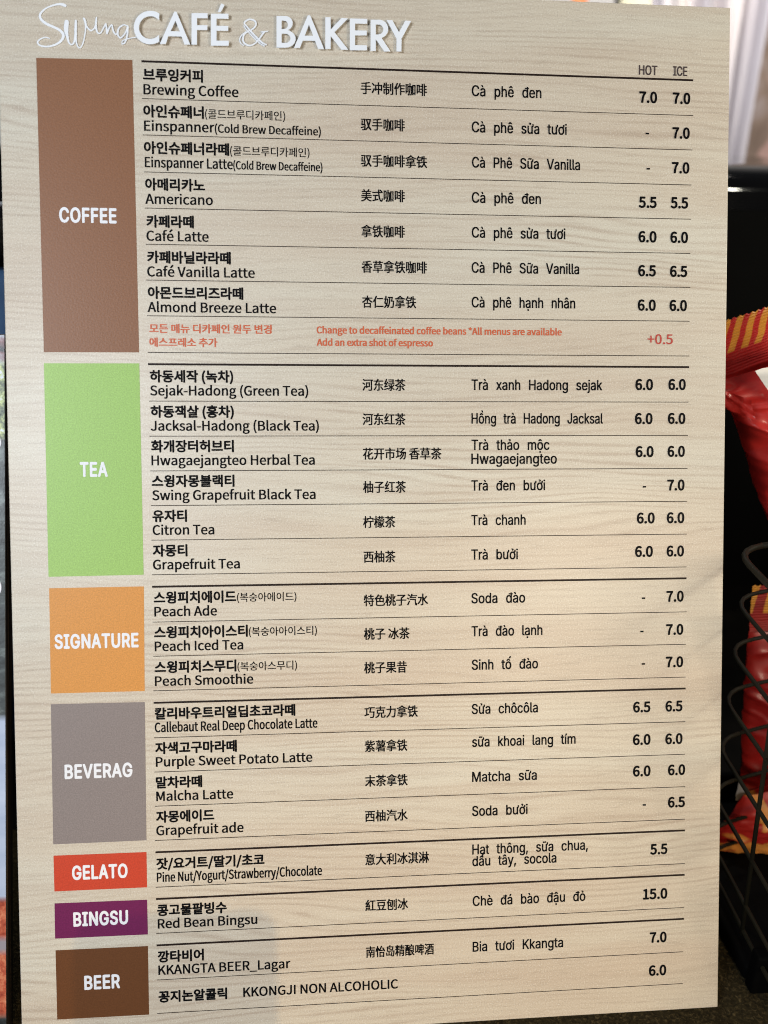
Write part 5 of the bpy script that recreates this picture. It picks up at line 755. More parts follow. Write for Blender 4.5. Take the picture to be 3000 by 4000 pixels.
 'ộ': (588, '293,-12 225,-3 165,23 116,65 79,120 56,188 48,265 56,344 79,412 116,468 165,509 225,535 293,544 363,535 423,509 472,468 509,412 532,344 539,265 532,188 509,120 472,65 423,23 363,-3;293,66 382,93 435,166 452,265 435,365 382,439 293,467 205,439 153,366 136,265 153,166 205,93;224,616 139,616 139,620 252,749 334,749 448,620 448,616 362,616 293,701;295,-204 252,-188 235,-147 252,-107 295,-90 338,-107 355,-147 338,-188'),
 'ở': (585, '293,487 293,544 372,541 412,538 456,537 472,554 472,656 553,656 553,561 533,505 471,487;293,-12 225,-3 165,23 116,65 79,120 56,188 48,265 56,344 79,412 116,468 165,509 225,535 293,544 363,535 423,509 472,468 509,412 532,344 539,265 532,188 509,120 472,65 423,23 363,-3;293,66 382,93 435,166 452,265 435,365 382,439 293,467 205,439 153,366 136,265 153,166 205,93;322,607 257,607 291,674 294,688 281,692 214,692 214,749 281,749 329,741 357,720 364,688 348,649'),
 'ử': (611, '455,479 455,537 497,537 513,553 513,656 590,656 590,561 570,499 508,479;258,-7 163,15 98,83 74,197 74,537 161,537 161,204 169,148 194,106 233,80 283,71 353,88 401,137 419,216 419,537 505,537 505,0 422,0 422,102 405,66 364,24;422,102 422,130 435,130;318,607 253,607 288,674 290,688 277,692 210,692 210,749 277,749 325,741 353,720 360,688 345,649'),
 'ữ': (611, '455,479 455,537 497,537 513,553 513,656 590,656 590,561 570,499 508,479;258,-7 163,15 98,83 74,197 74,537 161,537 161,204 169,148 194,106 233,80 283,71 353,88 401,137 419,216 419,537 505,537 505,0 422,0 422,102 405,66 364,24;422,102 422,130 435,130;353,632 318,638 258,666 236,672 217,660 210,634 150,634 170,705 194,726 228,734 262,727 319,699 344,693 362,702 371,732 430,732 409,659'),
}

# ------------------------------------------------------------------ setting
k = NT('brown_fibre_mat'); c = k.coords()
f1 = k.noise(k.coords((1, 1, 1)), 420, 4, .7, .6); f2 = k.noise(c, 35, 3)
col = k.ramp(f1, [(.30, (.008, .006, .003)), (.52, (.030, .023, .010)), (.72, (.13, .098, .048))])
col = k.mix(k.ramp(f2, [(.35, (0,) * 3), (.65, (.5,) * 3)]), col, (.03, .024, .012))
k.set(Base_Color=col, Roughness=.95, Specular_IOR_Level=.1); k.bump(f1, 1.0, .004); M_MAT = k.m
M_BLACK = plain('black_lacquer', (.0012, .001, .001), .07, .6, .3)
M_DARK = plain('dark_shelf', (.0025, .002, .0015), .8, .08, .4)
M_FLOOR = plain('dark_floor', (.02, .018, .016), .6, .3)

bm = box_bm(-.75, 1.25, -.16, .178, -.012, 0, .003)
o = obj('counter_mat_ground', bm, M_MAT); o['kind'] = 'structure'; o.name = 'fibre_mat'
bm = bmesh.new(); box(bm, -.9, 1.4, -.17, .95, -.05, -.0125)
o = obj('table_surface', bm, M_DARK); o['kind'] = 'structure'

# back wall of the shop, far behind
k = NT('shop_wall_paint'); k.set(Base_Color=k.ramp(k.noise(k.coords(), 3, 3), [(.3, (.62, .60, .60)), (.7, (.74, .72, .72))]), Roughness=.8); M_WALL = k.m
bm = bmesh.new(); box(bm, -1.5, 2.2, 1.8, 1.86, -.8, 2.2)
o = obj('wall', bm, M_WALL); o['kind'] = 'structure'
bm = bmesh.new(); box(bm, -2.5, 2.5, -2, 1.79, -.85, -.8)
o = obj('floor', bm, M_FLOOR); o['kind'] = 'structure'

# ------------------------------------------------------------------ menu board
board = thing('menu_board', 'tall pale wood-grain cafe menu board with coloured section blocks and black lettering', 'menu board', (0, 0, 0), (-LEAN, 0, 0))
def P(u, v, y=0.0):                # millimetres from the top left corner of the board -> board space
    return Vector((u / 1000 - BW / 2, y, BH - v / 1000))
bm = box_bm(-BW / 2, BW / 2, 0, BT, 0, BH, .0006, 2)
obj('panel', bm, M_WOOD, board)

def flat_poly(loops, y, mat, name, parent, thick=0.0):
    """filled outline (with holes) lying on the board"""
    cu = bpy.data.curves.new(name, 'CURVE'); cu.dimensions = '2D'; cu.fill_mode = 'BOTH' if thick else 'FRONT'
    if thick:
        cu.extrude = thick / 2; cu.bevel_depth = 0.00004; cu.bevel_resolution = 0; cu.offset = 0
    for lp in loops:
        sp = cu.splines.new('POLY'); sp.points.add(len(lp) - 1); sp.use_cyclic_u = True
        for p, (u, v) in zip(sp.points, lp):
            p.co = (u / 1000 - BW / 2, BH - v / 1000, 0, 1)
    t = bpy.data.objects.new(name, cu); scene.collection.objects.link(t)
    me = bpy.data.meshes.new_from_object(t.evaluated_get(bpy.context.evaluated_depsgraph_get()))
    bpy.data.objects.remove(t); bpy.data.curves.remove(cu)
    me.transform(Matrix.Translation((0, y, 0)) @ Matrix.Rotation(math.pi / 2, 4, 'X'))
    me.name = name
    return obj(name, me, mat, parent)

# coloured section blocks
title_parent = {}
TINT = dict(COFFEE='brown', TEA='light green', SIGNATURE='orange', BEVERAG='grey', GELATO='red orange', BINGSU='purple', BEER='dark brown')
for n, q in BLOCKS:
    bm = bmesh.new()
    bm.faces.new([bm.verts.new(P(u, v, -.00008)) for u, v in q[::-1]])
    o = obj('colour_block', bm, print_mat(TINT[n].replace(' ', '_') + '_ink', BLOCK_COL[n], .13), board)
    o['label'] = TINT[n] + ' section block with the white word ' + n
    title_parent[n] = o
# rules
for u0, u1, v, th in RULES:
    h = .55 if th else .20
    bm = bmesh.new()
    bm.faces.new([bm.verts.new(P(u, w, -.00006)) for u, w in ((u0, v + h), (u1, v + h), (u1, v - h), (u0, v - h))])
    obj('thick_rule' if th else 'thin_rule', bm, M_RULE, board)

# lettering: every character is an outline of its own (units: capital height = 720), laid down as flat print
# style: font, cap height mm, stroke boldening mm, word spacing, part name, material
STYLE = {
 'ko': (GLYPHS_CJK, 5.15, .25, 1, 'korean_name', M_INK), 'ks': (GLYPHS_CJK, 4.1, .05, 1, 'korean_note', M_INK),
 'en': (GLYPHS_CJK, 5.25, .14, 1, 'english_name', M_INK), 'es': (GLYPHS_CJK, 4.3, .12, 1, 'english_note', M_INK),
 'ok': (GLYPHS_CJK, 3.9, .16, 1, 'korean_footnote', M_ORANGE), 'oe': (GLYPHS_CJK, 3.65, .16, 1, 'english_footnote', M_ORANGE),
 'op': (GLYPHS_CJK, 5.4, .14, 1, 'surcharge', M_REDINK),
 'zh': (GLYPHS_CJK, 5.2, .13, 1, 'chinese_name', M_INK), 'vi': (GLYPHS_SANS, 5.75, .13, 2.5, 'vietnamese_name', M_INK),
 'hd': (GLYPHS_SANS, 5.1, .15, 1, 'column_heading', M_HEAD), 'pr': (GLYPHS_CJK, 5.75, .30, 1, 'price', M_INK),
 'ct': (GLYPHS_SANS, 7.4, .36, 1, 'section_title', M_WHITE)}
from mathutils.geometry import tessellate_polygon
glyph_cache = {}
def glyph(table, ch):
    """corner points, triangles and a small layer number: outer contours are filled one by one, with their holes"""
    key = (id(table), ch)
    if key in glyph_cache: return glyph_cache[key]
    adv, src = table[ch]
    loops = [[tuple(map(int, p.split(','))) for p in l.split()] for l in src.split(';') if l]
    area = [sum(q[i - 1][0] * q[i][1] - q[i - 1][1] * q[i][0] for i in range(len(q))) for q in loops]
    vv, ff, lay = [], [], []
    if loops:
        sg = area[max(range(len(loops)), key=lambda i: abs(area[i]))] > 0
        outer = [i for i in range(len(loops)) if (area[i] > 0) == sg]
        def inside(p, q):
            r = False
            for i in range(len(q)):
                a, b = q[i - 1], q[i]
                if (a[1] > p[1]) != (b[1] > p[1]) and p[0] < (b[0] - a[0]) * (p[1] - a[1]) / (b[1] - a[1]) + a[0]: r = not r
            return r
        for n, o in enumerate(outer):
            hs = [i for i in range(len(loops)) if i not in outer and inside((sum(p[0] for p in loops[i]) / len(loops[i]) + .1, sum(p[1] for p in loops[i]) / len(loops[i]) + .1), loops[o]) and abs(area[i]) < abs(area[o])]
            pl = [[Vector((*p, 0)) for p in loops[k]] for k in [o] + hs]
            off = len(vv); flat = [p for l in pl for p in l]
            vv += flat; lay += [n % 4] * len(flat)
            ff += [tuple(x + off for x in tri) for tri in tessellate_polygon(pl)]
    glyph_cache[key] = adv, vv, ff, lay
    return glyph_cache[key]
for st, u0, u1, v, s in PRINT:
    table, ch, bold, ws, name, mat = STYLE[st]
    pv, pf, pl, x = [], [], [], 0
    for c in s:
        adv, vv, ff, lay = glyph(table, c)
        off = len(pv)
        pv += [(p.x + x, p.y) for p in vv]; pl += lay; pf += [tuple(q + off for q in f) for f in ff]
        x += adv * (ws if c == ' ' else 1) + (46 if st == 'ct' else 0)
    x0, x1 = min(p[0] for p in pv), max(p[0] for p in pv)
    sy = ch / 720; sx = (u1 - u0 - 2 * bold) / (x1 - x0); d = bold
    shifts = [(0, 0), (d, 0), (-d, 0), (0, d), (0, -d), (.7 * d, .7 * d), (-.7 * d, .7 * d), (.7 * d, -.7 * d), (-.7 * d, -.7 * d)]
    if d < .19: shifts = [(d, .6 * d), (-d, .6 * d), (d, -.6 * d), (-d, -.6 * d)]
    verts, faces = [], []
    for i, (dx, dy) in enumerate(shifts):
        off = len(verts); yy = -.00012 - i * .000009
        verts += [P(u0 + bold + (p[0] - x0) * sx + dx, v - p[1] * sy - dy, yy - l * .000002) for p, l in zip(pv, pl)]
        faces += [tuple(q + off for q in fc) for fc in pf]
    nm = bpy.data.meshes.new(name); nm.from_pydata(verts, [], faces); nm.update()
    o = obj(name, nm, mat, title_parent[s] if st == 'ct' else board)
    if st != 'ct': o['label'] = ('the words ' if st not in ('pr', 'op') else 'the price ') + s
for u, v in DASHES:
    bm = bmesh.new()
    bm.faces.new([bm.verts.new(P(a, b, -.00014)) for a, b in ((u - 1, v + .45), (u + 1, v + .45), (u + 1, v - .45), (u - 1, v - .45))])
    obj('price_dash', bm, M_INK, board)

# flat-print logo letters, raised off the board to cast their printed drop shadow
for n, loops in LOGO:
    o = flat_poly([[(u + (CAM_POS[0] - u) * .0043, v - (CAM_POS[2] + v) * .0043) for u, v in lp] for lp in loops], -.0020, M_LOGO, 'logo_accent' if n == 'accent' else 'logo_letter', board, .0005)
def ribbon(bm, pts, y0, thick):
    """a pen stroke of changing width, raised off the board"""
    # Catmull-Rom resample
    q = []
    n = len(pts)
    for i in range(n - 1):
        a, b, c, d = pts[max(i - 1, 0)], pts[i], pts[i + 1], pts[min(i + 2, n - 1)]
        for s in range(6):
            t = s / 6
            q.append([.5 * ((2 * b[j]) + (c[j] - a[j]) * t + (2 * a[j] - 5 * b[j] + 4 * c[j] - d[j]) * t * t + (3 * b[j] - a[j] - 3 * c[j] + d[j]) * t ** 3) for j in range(3)])
    q.append(pts[-1])
    def cap(i, j):                 # rounded ends
        p, r = q[i], q[j]; out = []
        dx, dy = p[0] - r[0], p[1] - r[1]; L = math.hypot(dx, dy) or 1
        for s in (.45, .85):
            out.append([p[0] + dx / L * p[2] / 2 * s, p[1] + dy / L * p[2] / 2 * s, p[2] * math.sqrt(1 - s * s)])
        return out
    q = cap(0, 1)[::-1] + q + cap(len(q) - 1, len(q) - 2)
    rows = []
    N = len(q)
    for i, p in enumerate(q):
        a, b = q[max(i - 1, 0)], q[min(i + 1, N - 1)]
        dx, dy = b[0] - a[0], b[1] - a[1]; L = math.hypot(dx, dy) or 1
        nx, ny = -dy / L * p[2] / 2, dx / L * p[2] / 2
        y = y0 - thick - .00012 * i / N
        rows.append([bm.verts.new(P(p[0] + nx * w, p[1] + ny * w, yy)) for w, yy in ((1, -.0001), (1, y * .75), (.8, y), (-.8, y), (-1, y * .75), (-1, -.0001))])
    for r0, r1 in zip(rows, rows[1:]):
        for a in range(5):
            f = bm.faces.new((r0[a], r1[a], r1[a + 1], r0[a + 1]))
    bm.faces.new(rows[0]); bm.faces.new(rows[-1][::-1])
bm = bmesh.new()
for i, s in enumerate(STROKES[:-4]): ribbon(bm, s, -.00002 * i, .0005)
bmesh.ops.recalc_face_normals(bm, faces=bm.faces[:])
obj('logo_script', bm, M_LOGO, board)['label'] = 'handwritten word Swing in white'
bm = bmesh.new()
for i, s in enumerate(STROKES[-4:]): ribbon(bm, s, -.00002 * i, .0008)
bmesh.ops.recalc_face_normals(bm, faces=bm.faces[:])
obj('logo_ampersand', bm, M_LOGO, board)

# ------------------------------------------------------------------ picture board at the left edge
k = NT('picture_print')
cc = k.n('ShaderNodeTexCoord'); sp = k.n('ShaderNodeSeparateXYZ'); k.l(cc.outputs['Object'], sp.inputs[0])
z = k.math('MULTIPLY', sp.outputs[2], 1 / .40)
cz = k.coords((60, 1, 60))
leafy = k.ramp(k.noise(cz, 2.2, 3, .7), [(.36, (.02, .03, .02)), (.47, (.16, .2, .10)), (.56, (.55, .62, .25)), (.64, (.75, .8, .9))])
grey = k.ramp(k.noise(k.coords((30, 1, 60)), 2, 4, .6), [(.36, (.02, .024, .026)), (.55, (.07, .085, .09)), (.70, (.22, .26, .26))])
red = k.ramp(k.noise(cz, 2.5, 4, .7), [(.32, (.22, .03, .02)), (.5, (.48, .11, .06)), (.62, (.66, .25, .14)), (.75, (.75, .5, .4))])
sky = k.ramp(k.noise(k.coords((4, 1, 20)), 3, 3), [(.35, (.36, .44, .62)), (.65, (.52, .60, .78))])
def band(lo, hi):
    a = k.n('ShaderNodeMapRange'); a.inputs['From Min'].default_value = lo; a.inputs['From Max'].default_value = lo + .01; k.l(z, a.inputs[0])
    b = k.n('ShaderNodeMapRange'); b.inputs['From Min'].default_value = hi; b.inputs['From Max'].default_value = hi + .01; k.l(z, b.inputs[0])
    return k.math('SUBTRACT', a.outputs[0], b.outputs[0])
c = k.mix(band(.20, .455), grey, sky)
c = k.mix(band(.035, .20), c, red)
c = k.mix(band(.125, .145), c, (.3, .28, .33))
c = k.mix(band(.84, 1.1), c, leafy)
c = k.mix(band(.94, 1.1), c, k.ramp(k.noise(k.coords((20, 1, 70)), 1.5, 2), [(.4, (.03, .035, .045)), (.5, (.30, .14, .15)), (.6, (.5, .52, .58))]))
k.set(Base_Color=c, Roughness=.35); k.bump(k.noise(k.coords(), 900, 2), .15, .0004); M_PIC = k.m
k = NT('dark_edge_band'); f = k.noise(k.coords((1, 900, 6)), 1, 2)
k.set(Base_Color=k.ramp(f, [(.4, (.006, .005, .004)), (.6, (.03, .02, .012)), (.72, (.16, .10, .06))]), Roughness=.5); M_EDGE = k.m
pic = thing('picture_board', 'picture board at the left with light blue sky over red rocks, dark edge', 'picture board')
pic.matrix_world = ROT @ Matrix.Translation((-BW / 2 + PIC_U / 1000, .006, 0)) @ Matrix.Rotation(PIC_ROT, 4, 'Y')
bm = box_bm(-.30, 0, 0, .011, 0, BH - PIC_V / 1000, .0006, 2)
obj('panel', bm, M_EDGE, pic)
bm = bmesh.new(); h = BH - PIC_V / 1000
bm.faces.new([bm.verts.new(p) for p in ((-.2995, -.0001, .0005), (-.0006, -.0001, .0005), (-.0006, -.0001, h - .0005), (-.2995, -.0001, h - .0005))])
obj('picture_print', bm, M_PIC, pic)
# large white letters printed on it, cut by the edge of the view
for zc, w, hh in ((.335, .007, .010), (.256, .007, .011)):
    bm = bmesh.new()
    pts = [(-.004 + w * .55 * (math.cos(a) - .6), -.0002, zc + hh / 2 * math.sin(a)) for a in [i * math.pi / 10 for i in range(20)]]
    bm.faces.new([bm.verts.new(p) for p in pts])
    bmesh.ops.recalc_face_normals(bm, faces=bm.faces[:])
    obj('white_print', bm, M_WHITE, pic)

# blue canister in the dark at the far left
M_BLUE = plain('blue_canister_paint', (.05, .10, .20), .3, .5, .2, 30)
can = thing('canister', 'blurred blue canister with dark lid in the dark behind the picture board', 'canister', at_y(-28, 900, .33))
can.location.z = -.0125
def lathe(prof, n=32):
    bm = bmesh.new(); rs = []
    for r, zz in prof: rs.append([bm.verts.new((r * math.cos(2 * math.pi * i / n), r * math.sin(2 * math.pi * i / n), zz)) for i in range(n)])
    for a, b in zip(rs, rs[1:]):
        for i in range(n):
            f = bm.faces.new((a[i], a[(i + 1) % n], b[(i + 1) % n], b[i])); f.smooth = True
    bm.faces.new(rs[0][::-1]); bm.faces.new(rs[-1]); return bm
obj('body', lathe([(.040, 0), (.042, .01), (.042, .385), (.038, .392)]), M_BLUE, can)
obj('lid', lathe([(.040, .3925), (.044, .395), (.044, .425), (.040, .43)]), M_BLACK, can)

# ------------------------------------------------------------------ black cabinet behind
cab = thing('cabinet', 'glossy black cabinet with rounded top edge behind the crisp bags', 'cabinet')
zt = at_y(2925, 642, .50).z
bm = bmesh.new(); box(bm, -.85, 1.15, .50, .90, -.012, zt)
bmesh.ops.bevel(bm, geom=[e for e in bm.edges if abs(e.verts[0].co.z - zt) < 1e-5 and abs(e.verts[1].co.z - zt) < 1e-5], offset=.024, segments=12, profile=.5, affect='EDGES')
for f in bm.faces: f.smooth = f.calc_area() < .02
obj('body', bm, M_BLACK, cab)
bm = box_bm(-.80, 1.10, .4985, .4998, .02, zt - .040, .0004, 1)
obj('front_panel', bm, plain('matt_black', (.001, .001, .001), .8, .05), cab)

# ------------------------------------------------------------------ crisp bags
def bag_print(name, count=0, slant=0, lo=.47, hi=.97, red=((.50, .016, .014), (.72, .040, .030)), patch=False, coat=.6):
    k = NT(name)
    uv = k.n('ShaderNodeUVMap'); sp = k.n('ShaderNodeSeparateXYZ'); k.l(uv.outputs[0], sp.inputs[0])
    base = k.ramp(k.noise(k.coords(), 14, 3), [(.35, red[0]), (.65, red[1])])
    if patch:
        m = k.noise(k.coords((1, 1, 1), (.13, 0, .4)), 26, 2, .6, .8)
        base = k.mix(k.ramp(m, [(.52, (0,) * 3), (.56, (1,) * 3)]), base, (.52, .20, .04))
    if count:
        s = k.math('SUBTRACT', k.math('MULTIPLY', sp.outputs[0], count), k.math('MULTIPLY', sp.outputs[1], slant))
        s = k.math('FRACT', k.math('ADD', s, 10), 0)
        yel = k.ramp(s, [(.0, (0,) * 3), (lo - .03, (0,) * 3), (lo, (1,) * 3), (hi, (1,) * 3), (min(1, hi + .03), (0,) * 3)])
        lim = k.n('ShaderNodeMapRange'); lim.inputs['From Min'].default_value = .40; lim.inputs['From Max'].default_value = .42
        k.l(sp.outputs[1], lim.inputs[0])
        base = k.mix(k.math('MULTIPLY', yel, lim.outputs[0]), base, (.70, .29, .030))
        w = k.n('ShaderNodeTexWave', bands_direction='Y'); w.inputs['Scale'].default_value = 6
        k.l(uv.outputs[0], w.inputs[0]); k.bump(w.outputs['Fac'], .6, .0015)
    k.set(Base_Color=base, Roughness=.42, Specular_IOR_Level=.45, Coat_Weight=.0 if count else coat, Coat_Roughness=.07)
    return k.m
M_SEAL = bag_print('striped_seal_foil', 21, 1.2); M_BAG = bag_print('red_bag_foil')
M_SEAL_SHADED = bag_print('shaded_wide_striped_seal_foil', 10, .4, .40, .92, ((.25, .008, .008), (.36, .014, .012)))  # red between the stripes darkened for the shade inside the basket
M_BAG_SHADED = bag_print('shaded_red_bag_foil', coat=.12, red=((.22, .007, .008), (.34, .014, .012)))  # red foil again, with the basket's shade put into its colour
M_PACKET_SHADED = bag_print('shaded_red_orange_packet_foil', coat=.12, red=((.26, .008, .008), (.38, .016, .012)), patch=True)  # packet red darkened too, as shade low in the basket
M_BAGWHITE = plain('white_bag_print', (.75, .72, .66), .35, .5, .06)

def sheet(left, right, y_of, nu, nv, wr=.003, sag=0, seed=0, zig=0, fat=.0):
    """grid between two edge polylines given at plane depths"""
    bm = bmesh.new(); uvl = bm.loops.layers.uv.new('UVMap')
    def along(pl, t):
        f = t * (len(pl) - 1); i = min(int(f), len(pl) - 2); g = f - i
        return Vector(pl[i]).lerp(Vector(pl[i + 1]), g)
    V = []
    for j in range(nv + 1):
        t = j / nv
        a, b = along(left, t), along(right, t)
        row = []
        for i in range(nu + 1):
            s = i / nu
            p = a.lerp(b, s)
            if zig and j == 0: p.z += zig * (1 if i % 2 else -1)
            w = noise.noise(Vector((s * 5 + seed, t * 7, seed))) + .5 * noise.noise(Vector((s * 13, t * 16 + seed, 3))) + .6 * (1 - abs(noise.noise(Vector((s * 6 - t * 5, t * 6 + s * 3, seed + 9))))) ** 6
            bulge = fat * (max(0, math.sin(math.pi * min(1, max(0, t * .92 + .04)))) ** .5) * (max(0, math.sin(math.pi * s)) ** .45)
            p.y -= bulge + wr * w * min(1, 4 * t + (0 if fat else 1))
            row.append(bm.verts.new(p))
        V.append(row)
    for j in range(nv):
        for i in range(nu):
            f = bm.faces.new((V[j][i], V[j + 1][i], V[j + 1][i + 1], V[j][i + 1])); f.smooth = True
            for lp, (a, b) in zip(f.loops, ((i, j), (i, j + 1), (i + 1, j + 1), (i + 1, j))):
                lp[uvl].uv = (a / nu, 1 - b / nv)
    return bm
def pts_y(pl, y): return [at_y(px, py, y) for px, py in pl]
def bag(label, y, seal_l, seal_r, left, right, seed, fat=.03, m_seal=None, m_bag=None, wr=.009, base=None):
    b = thing('crisp_bag', label, 'crisp bag', base or (0, 0, 0), group='red crisp bags in the wire basket')
    off = Vector(b.location)
    def put(name, bm, mat):
        for v in bm.verts: v.co -= off
        return obj(name, bm, mat, b)
    put('top_seal', sheet(pts_y(seal_l, y), pts_y(seal_r, y), None, 96, 12, .0015, 0, seed, zig=.0006), m_seal or M_SEAL)
    put('front', sheet(pts_y(left, y - .0004), pts_y(right, y - .0004), None, 80, 90, wr, 0, seed, fat=fat), m_bag or M_BAG)
    bk = sheet(pts_y(left, y + .0004), pts_y(right, y + .0004), None, 30, 40, .002, 0, seed, fat=-fat * .8)
    bmesh.ops.reverse_faces(bk, faces=bk.faces[:]); put('back', bk, m_bag or M_BAG)
    return b, off, put
B1Y = .195
b1, off1, put1 = bag('upper red crisp bag with yellow striped top seal, beside the menu board', B1Y,
    [(2740, 1285), (2735, 1505)], [(3860, 900), (3850, 1110)],
    [(2735, 1500), (2745, 1540), (2850, 1605), (2885, 1690), (2915, 1790), (2945, 1890), (2980, 1990), (3020, 2100), (3060, 2230)],
    [(3850, 1105), (3870, 1250), (3880, 1400), (3880, 1550), (3870, 1700), (3850, 1850), (3830, 2000), (3800, 2150), (3780, 2300)], 2.3, .035)
put1('label_print', sheet(pts_y([(2948, 1448), (3010, 1540)], B1Y - .0365), pts_y([(3250, 1370), (3250, 1700)], B1Y - .040), None, 10, 8, .001, 0, 5), M_BAGWHITE)
put1('side_fold', sheet(pts_y([(2720, 1490), (2735, 1560)], B1Y - .012), pts_y([(2930, 1560), (2950, 1640)], B1Y - .030), None, 16, 8, .003, 0, 7), M_BAG)
B2Y = .155
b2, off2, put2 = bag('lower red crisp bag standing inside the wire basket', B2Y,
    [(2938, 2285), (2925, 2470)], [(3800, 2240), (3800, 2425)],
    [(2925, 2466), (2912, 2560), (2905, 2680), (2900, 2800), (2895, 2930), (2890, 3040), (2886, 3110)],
    [(3800, 2420), (3800, 2560), (3790, 2680), (3790, 2800), (3780, 2930), (3780, 3040), (3780, 3110)], 6.1, .013, M_SEAL_SHADED, M_BAG_SHADED, .005)
B3Y = .117
b3 = thing('snack_packet', 'red and orange snack packet lying at the bottom of the wire basket', 'snack packet', (0, 0, 0))
obj('front', sheet(pts_y([(2905, 3105), (2850, 3180), (2795, 3240), (2790, 3300), (2790, 3362)], B3Y), pts_y([(3300, 2990), (3300, 3090), (3300, 3180), (3300, 3270), (3300, 3362)], B3Y), None, 40, 30, .003, 0, 4, fat=.012), M_PACKET_SHADED, b3)
obj('back', sheet(pts_y([(2905, 3105), (2850, 3180), (2795, 3240), (2790, 3300), (2790, 3362)], B3Y + .001), pts_y([(3300, 2990), (3300, 3090), (3300, 3180), (3300, 3270), (3300, 3362)], B3Y + .001), None, 20, 12, .002, 0, 4, fat=-.008), M_PACKET_SHADED, b3)
obj('grey_corner', sheet(pts_y([(2885, 3052), (2872, 3125)], B3Y + .004), pts_y([(2915, 3075), (2945, 3112)], B3Y + .004), None, 6, 6, .001, 0, 4), plain('grey_bag_print', (.20, .20, .22), .4, .4, .2, 90), b3)

# ------------------------------------------------------------------ wire basket
M_WIRE = plain('dark_bronze_wire', (.010, .0085, .0045), .6, .15, .3, 40)
bas = thing('wire_basket', 'dark wire basket holding the red crisp bags beside the menu board', 'basket')
KY = .100
corn = [(2872, 2150), (2860, 2335), (2836, 2520), (2812, 2705), (2790, 2890), (2770, 3075), (2752, 3240), (2745, 3330)]
C0 = [at_y(px, py, KY) for px, py in corn]
z0 = C0[0].z
fr = at_z(3000, 2283, z0) - C0[0]; bk = at_z(3000, 2128, z0) - C0[0]
fr = fr.normalized() * .20; bk = bk.normalized() * .24
for c0 in C0:
    r = .020
    a, b, d = c0, c0 + fr, c0 + bk
    e = c0 + fr + bk
    def rc(p, q, s):               # rounded corner at q coming from p going to s
        u = (p - q).normalized() * r; w = (s - q).normalized() * r
        return [q + u * (1 - t) ** 2 + w * t ** 2 for t in (0, .2, .4, .6, .8, 1)]
    pts = rc(d, a, b) + rc(a, b, e) + rc(b, e, d) + rc(e, d, a); pts.append(pts[0])
    bm = bmesh.new(); tube(bm, pts, .0019 if c0 is C0[0] else .0013); obj('ring_wire', bm, M_WIRE, bas)
T, Bt = C0[0], C0[-1]
def upright(off_t, off_b):
    bm = bmesh.new(); tube(bm, [T + off_t + Vector((0, 0, .002)), Bt + off_b - Vector((0, 0, .004))], .0013); obj('upright_wire', bm, M_WIRE, bas)
for s in (.33, .66):
    upright(fr * s, fr * s); upright(bk * s, bk * s); upright(fr * s + bk, fr * s + bk); upright(bk * s + fr, bk * s + fr)
upright(fr * .95 + bk * .05, fr * .95 + bk * .05); upright(bk * .95 + fr * .05, bk * .95 + fr * .05)

# black tray added under the basket, where the mat lies in shade
M_SLAB = plain('shade_black', (.0008, .0008, .0009), .75, .05, .3)
p0 = at_z(2760, 3378, .03); p1 = at_z(2700, 3905, .0)
slab = thing('slab', 'low black tray under the wire basket, standing in for shaded ground', 'slab')
obj('base', box_bm(p0.x, p0.x + .5, p1.y + .01, .17, .0005, .012, .003), M_SLAB, slab)
for x0, x1, y0, y1 in ((p0.x, p0.x + .5, p1.y, p1.y + .0095), (p0.x, p0.x + .5, .1705, .176)):
    obj('rim', box_bm(x0, x1, y0, y1, .0005, .030, .002), M_SLAB, slab)
# ------------------------------------------------------------------ blurred shop behind: hanging film, picture, posters
k = NT('pale_plastic_film'); f = k.noise(k.coords((22, 1, 1.2)), 1, 3); f2 = k.noise(k.coords((1, 1, 5)), 1, 2)
c = k.ramp(f, [(.3, (.33, .32, .38)), (.5, (.52, .49, .53)), (.7, (.78, .70, .66))])
k.set(Base_Color=c, Roughness=.35, Specular_IOR_Level=.5); M_FILM = k.m
cur = thing('hanging_curtain', 'pale folded plastic curtain hanging behind the top right corner of the menu board', 'curtain')
bm = bmesh.new()
Y = 1.15
rows = 24; cols = 60
TL_, TRr = at_y(2560, -260, Y), at_y(3053, -260, Y)
BL_, BRr = at_y(2560, 1000, Y), at_y(2838, 1000, Y)
V = []
for j in range(rows + 1):
    t = j / rows; a, b = TL_.lerp(BL_, t), TRr.lerp(BRr, t); row = []
    for i in range(cols + 1):
        s = i / cols; p = a.lerp(b, s)
        p.y += .016 * math.sin(s * 24 + 1.1 * math.sin(t * 3)) + .008 * math.sin(s * 57 + t * 2)
        row.append(bm.verts.new(p))
    V.append(row)
for j in range(rows):
    for i in range(cols):
        f = bm.faces.new((V[j][i], V[j + 1][i], V[j + 1][i + 1], V[j][i + 1])); f.smooth = True
o = obj('film', bm, M_FILM, cur)
sm = o.modifiers.new('thickness', 'SOLIDIFY'); sm.thickness = .002
bm = bmesh.new(); tube(bm, [at_y(2500, -262, Y), at_y(3200, -262, Y)], .006); obj('rail', bm, M_WALL, cur)

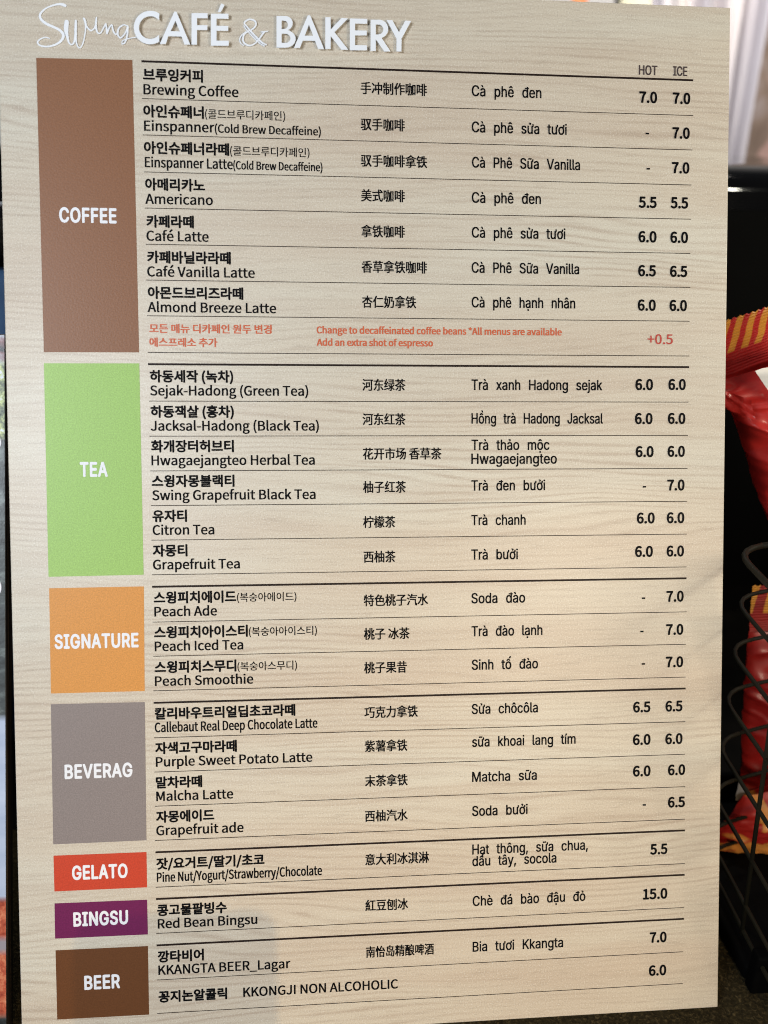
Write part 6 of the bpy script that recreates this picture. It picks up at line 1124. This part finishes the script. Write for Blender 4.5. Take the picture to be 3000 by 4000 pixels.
k = NT('brown_photo_print'); n1 = k.noise(k.coords((7, 1, 9)), 1, 4, .6, .8); n2 = k.noise(k.coords((16, 1, 13), (3, 0, 1)), 1, 3)
c = k.ramp(n1, [(.3, (.13, .085, .065)), (.5, (.29, .215, .18)), (.7, (.46, .40, .42))])
c = k.mix(k.ramp(n2, [(.60, (0,) * 3), (.70, (.8,) * 3)]), c, (.72, .45, .42))
k.set(Base_Color=c, Roughness=.5); M_PHOTO = k.m
ph = thing('poster', 'large brown photo poster standing behind the pale curtain', 'poster')
a = at_y(2700, 1000, 1.30); b = at_y(3700, -400, 1.30)
obj('panel', box_bm(a.x, b.x, 1.30, 1.31, a.z, b.z, .002), M_WALL, ph)
bm = bmesh.new(); bm.faces.new([bm.verts.new(p) for p in ((a.x + .01, 1.2993, a.z + .01), (b.x - .01, 1.2993, a.z + .01), (b.x - .01, 1.2993, b.z - .01), (a.x + .01, 1.2993, b.z - .01))])
obj('print', bm, M_PHOTO, ph)

def panel(name, label, cat, x0, x1, y, col, y0=-300, y1=700, rough=.5):
    t = thing(name, label, cat)
    a = at_y(x0, y1, y); b = at_y(x1, y0, y)
    obj('panel', box_bm(a.x, b.x, y, y + .012, a.z, b.z, .002), plain(name + '_paint', col, rough, .4, .06, 12), t)
    return t, a, b
panel('orange_sign', 'blurred orange sign above the top edge of the menu board', 'sign', 2175, 2325, 1.45, (.80, .27, .10))
panel('cream_sign', 'blurred cream sign right of the thin black pole', 'sign', 2352, 2665, 1.45, (.88, .84, .62))
panel('white_sign', 'blurred white sign left of the orange one', 'sign', 1900, 2168, 1.45, (.85, .85, .80))
pole = thing('pole', 'thin black pole between the orange and cream signs', 'pole', at_y(2336, 700, 1.42))
bm = bmesh.new(); L0 = at_y(2336, 700, 1.42); L1 = at_y(2336, -300, 1.42)
tube(bm, [Vector((0, 0, -.4)), Vector((0, 0, L1.z - L0.z))], .0045, 12); obj('rod', bm, M_BLACK, pole)
obj('collar', (lambda q: (tube(q, [Vector((0, 0, .30)), Vector((0, 0, .32))], .007, 12), q)[1])(bmesh.new()), M_BLACK, pole)

# ------------------------------------------------------------------ the phone that takes the picture, held behind the lens
M_GLASS = plain('phone_glass', (.01, .01, .012), .1, .5, .1)
phone = thing('smartphone', 'dark phone held up in front of the menu board to photograph it', 'phone')
phone.matrix_world = ROT @ Matrix.Translation((.1305 - BW / 2, -.524, BH - .328))
bm = box_bm(-.0375, .0375, -.008, 0, -.080, .080)
ed = [e for e in bm.edges if abs(e.verts[0].co.y - e.verts[1].co.y) > .005]
bmesh.ops.bevel(bm, geom=ed, offset=.010, segments=8, profile=.5, affect='EDGES')
obj('body', bm, plain('phone_shell', (.03, .03, .034), .35, .5, .1), phone)
obj('screen', box_bm(-.0350, .0350, -.0086, -.0081, -.0765, .0765, .0002, 1), M_GLASS, phone)
for z in (.068, .050, .032):
    bm = bmesh.new(); tube(bm, [Vector((.0255, .0001, z)), Vector((.0255, .0016, z))], .0055, 20); obj('lens_ring', bm, M_GLASS, phone)
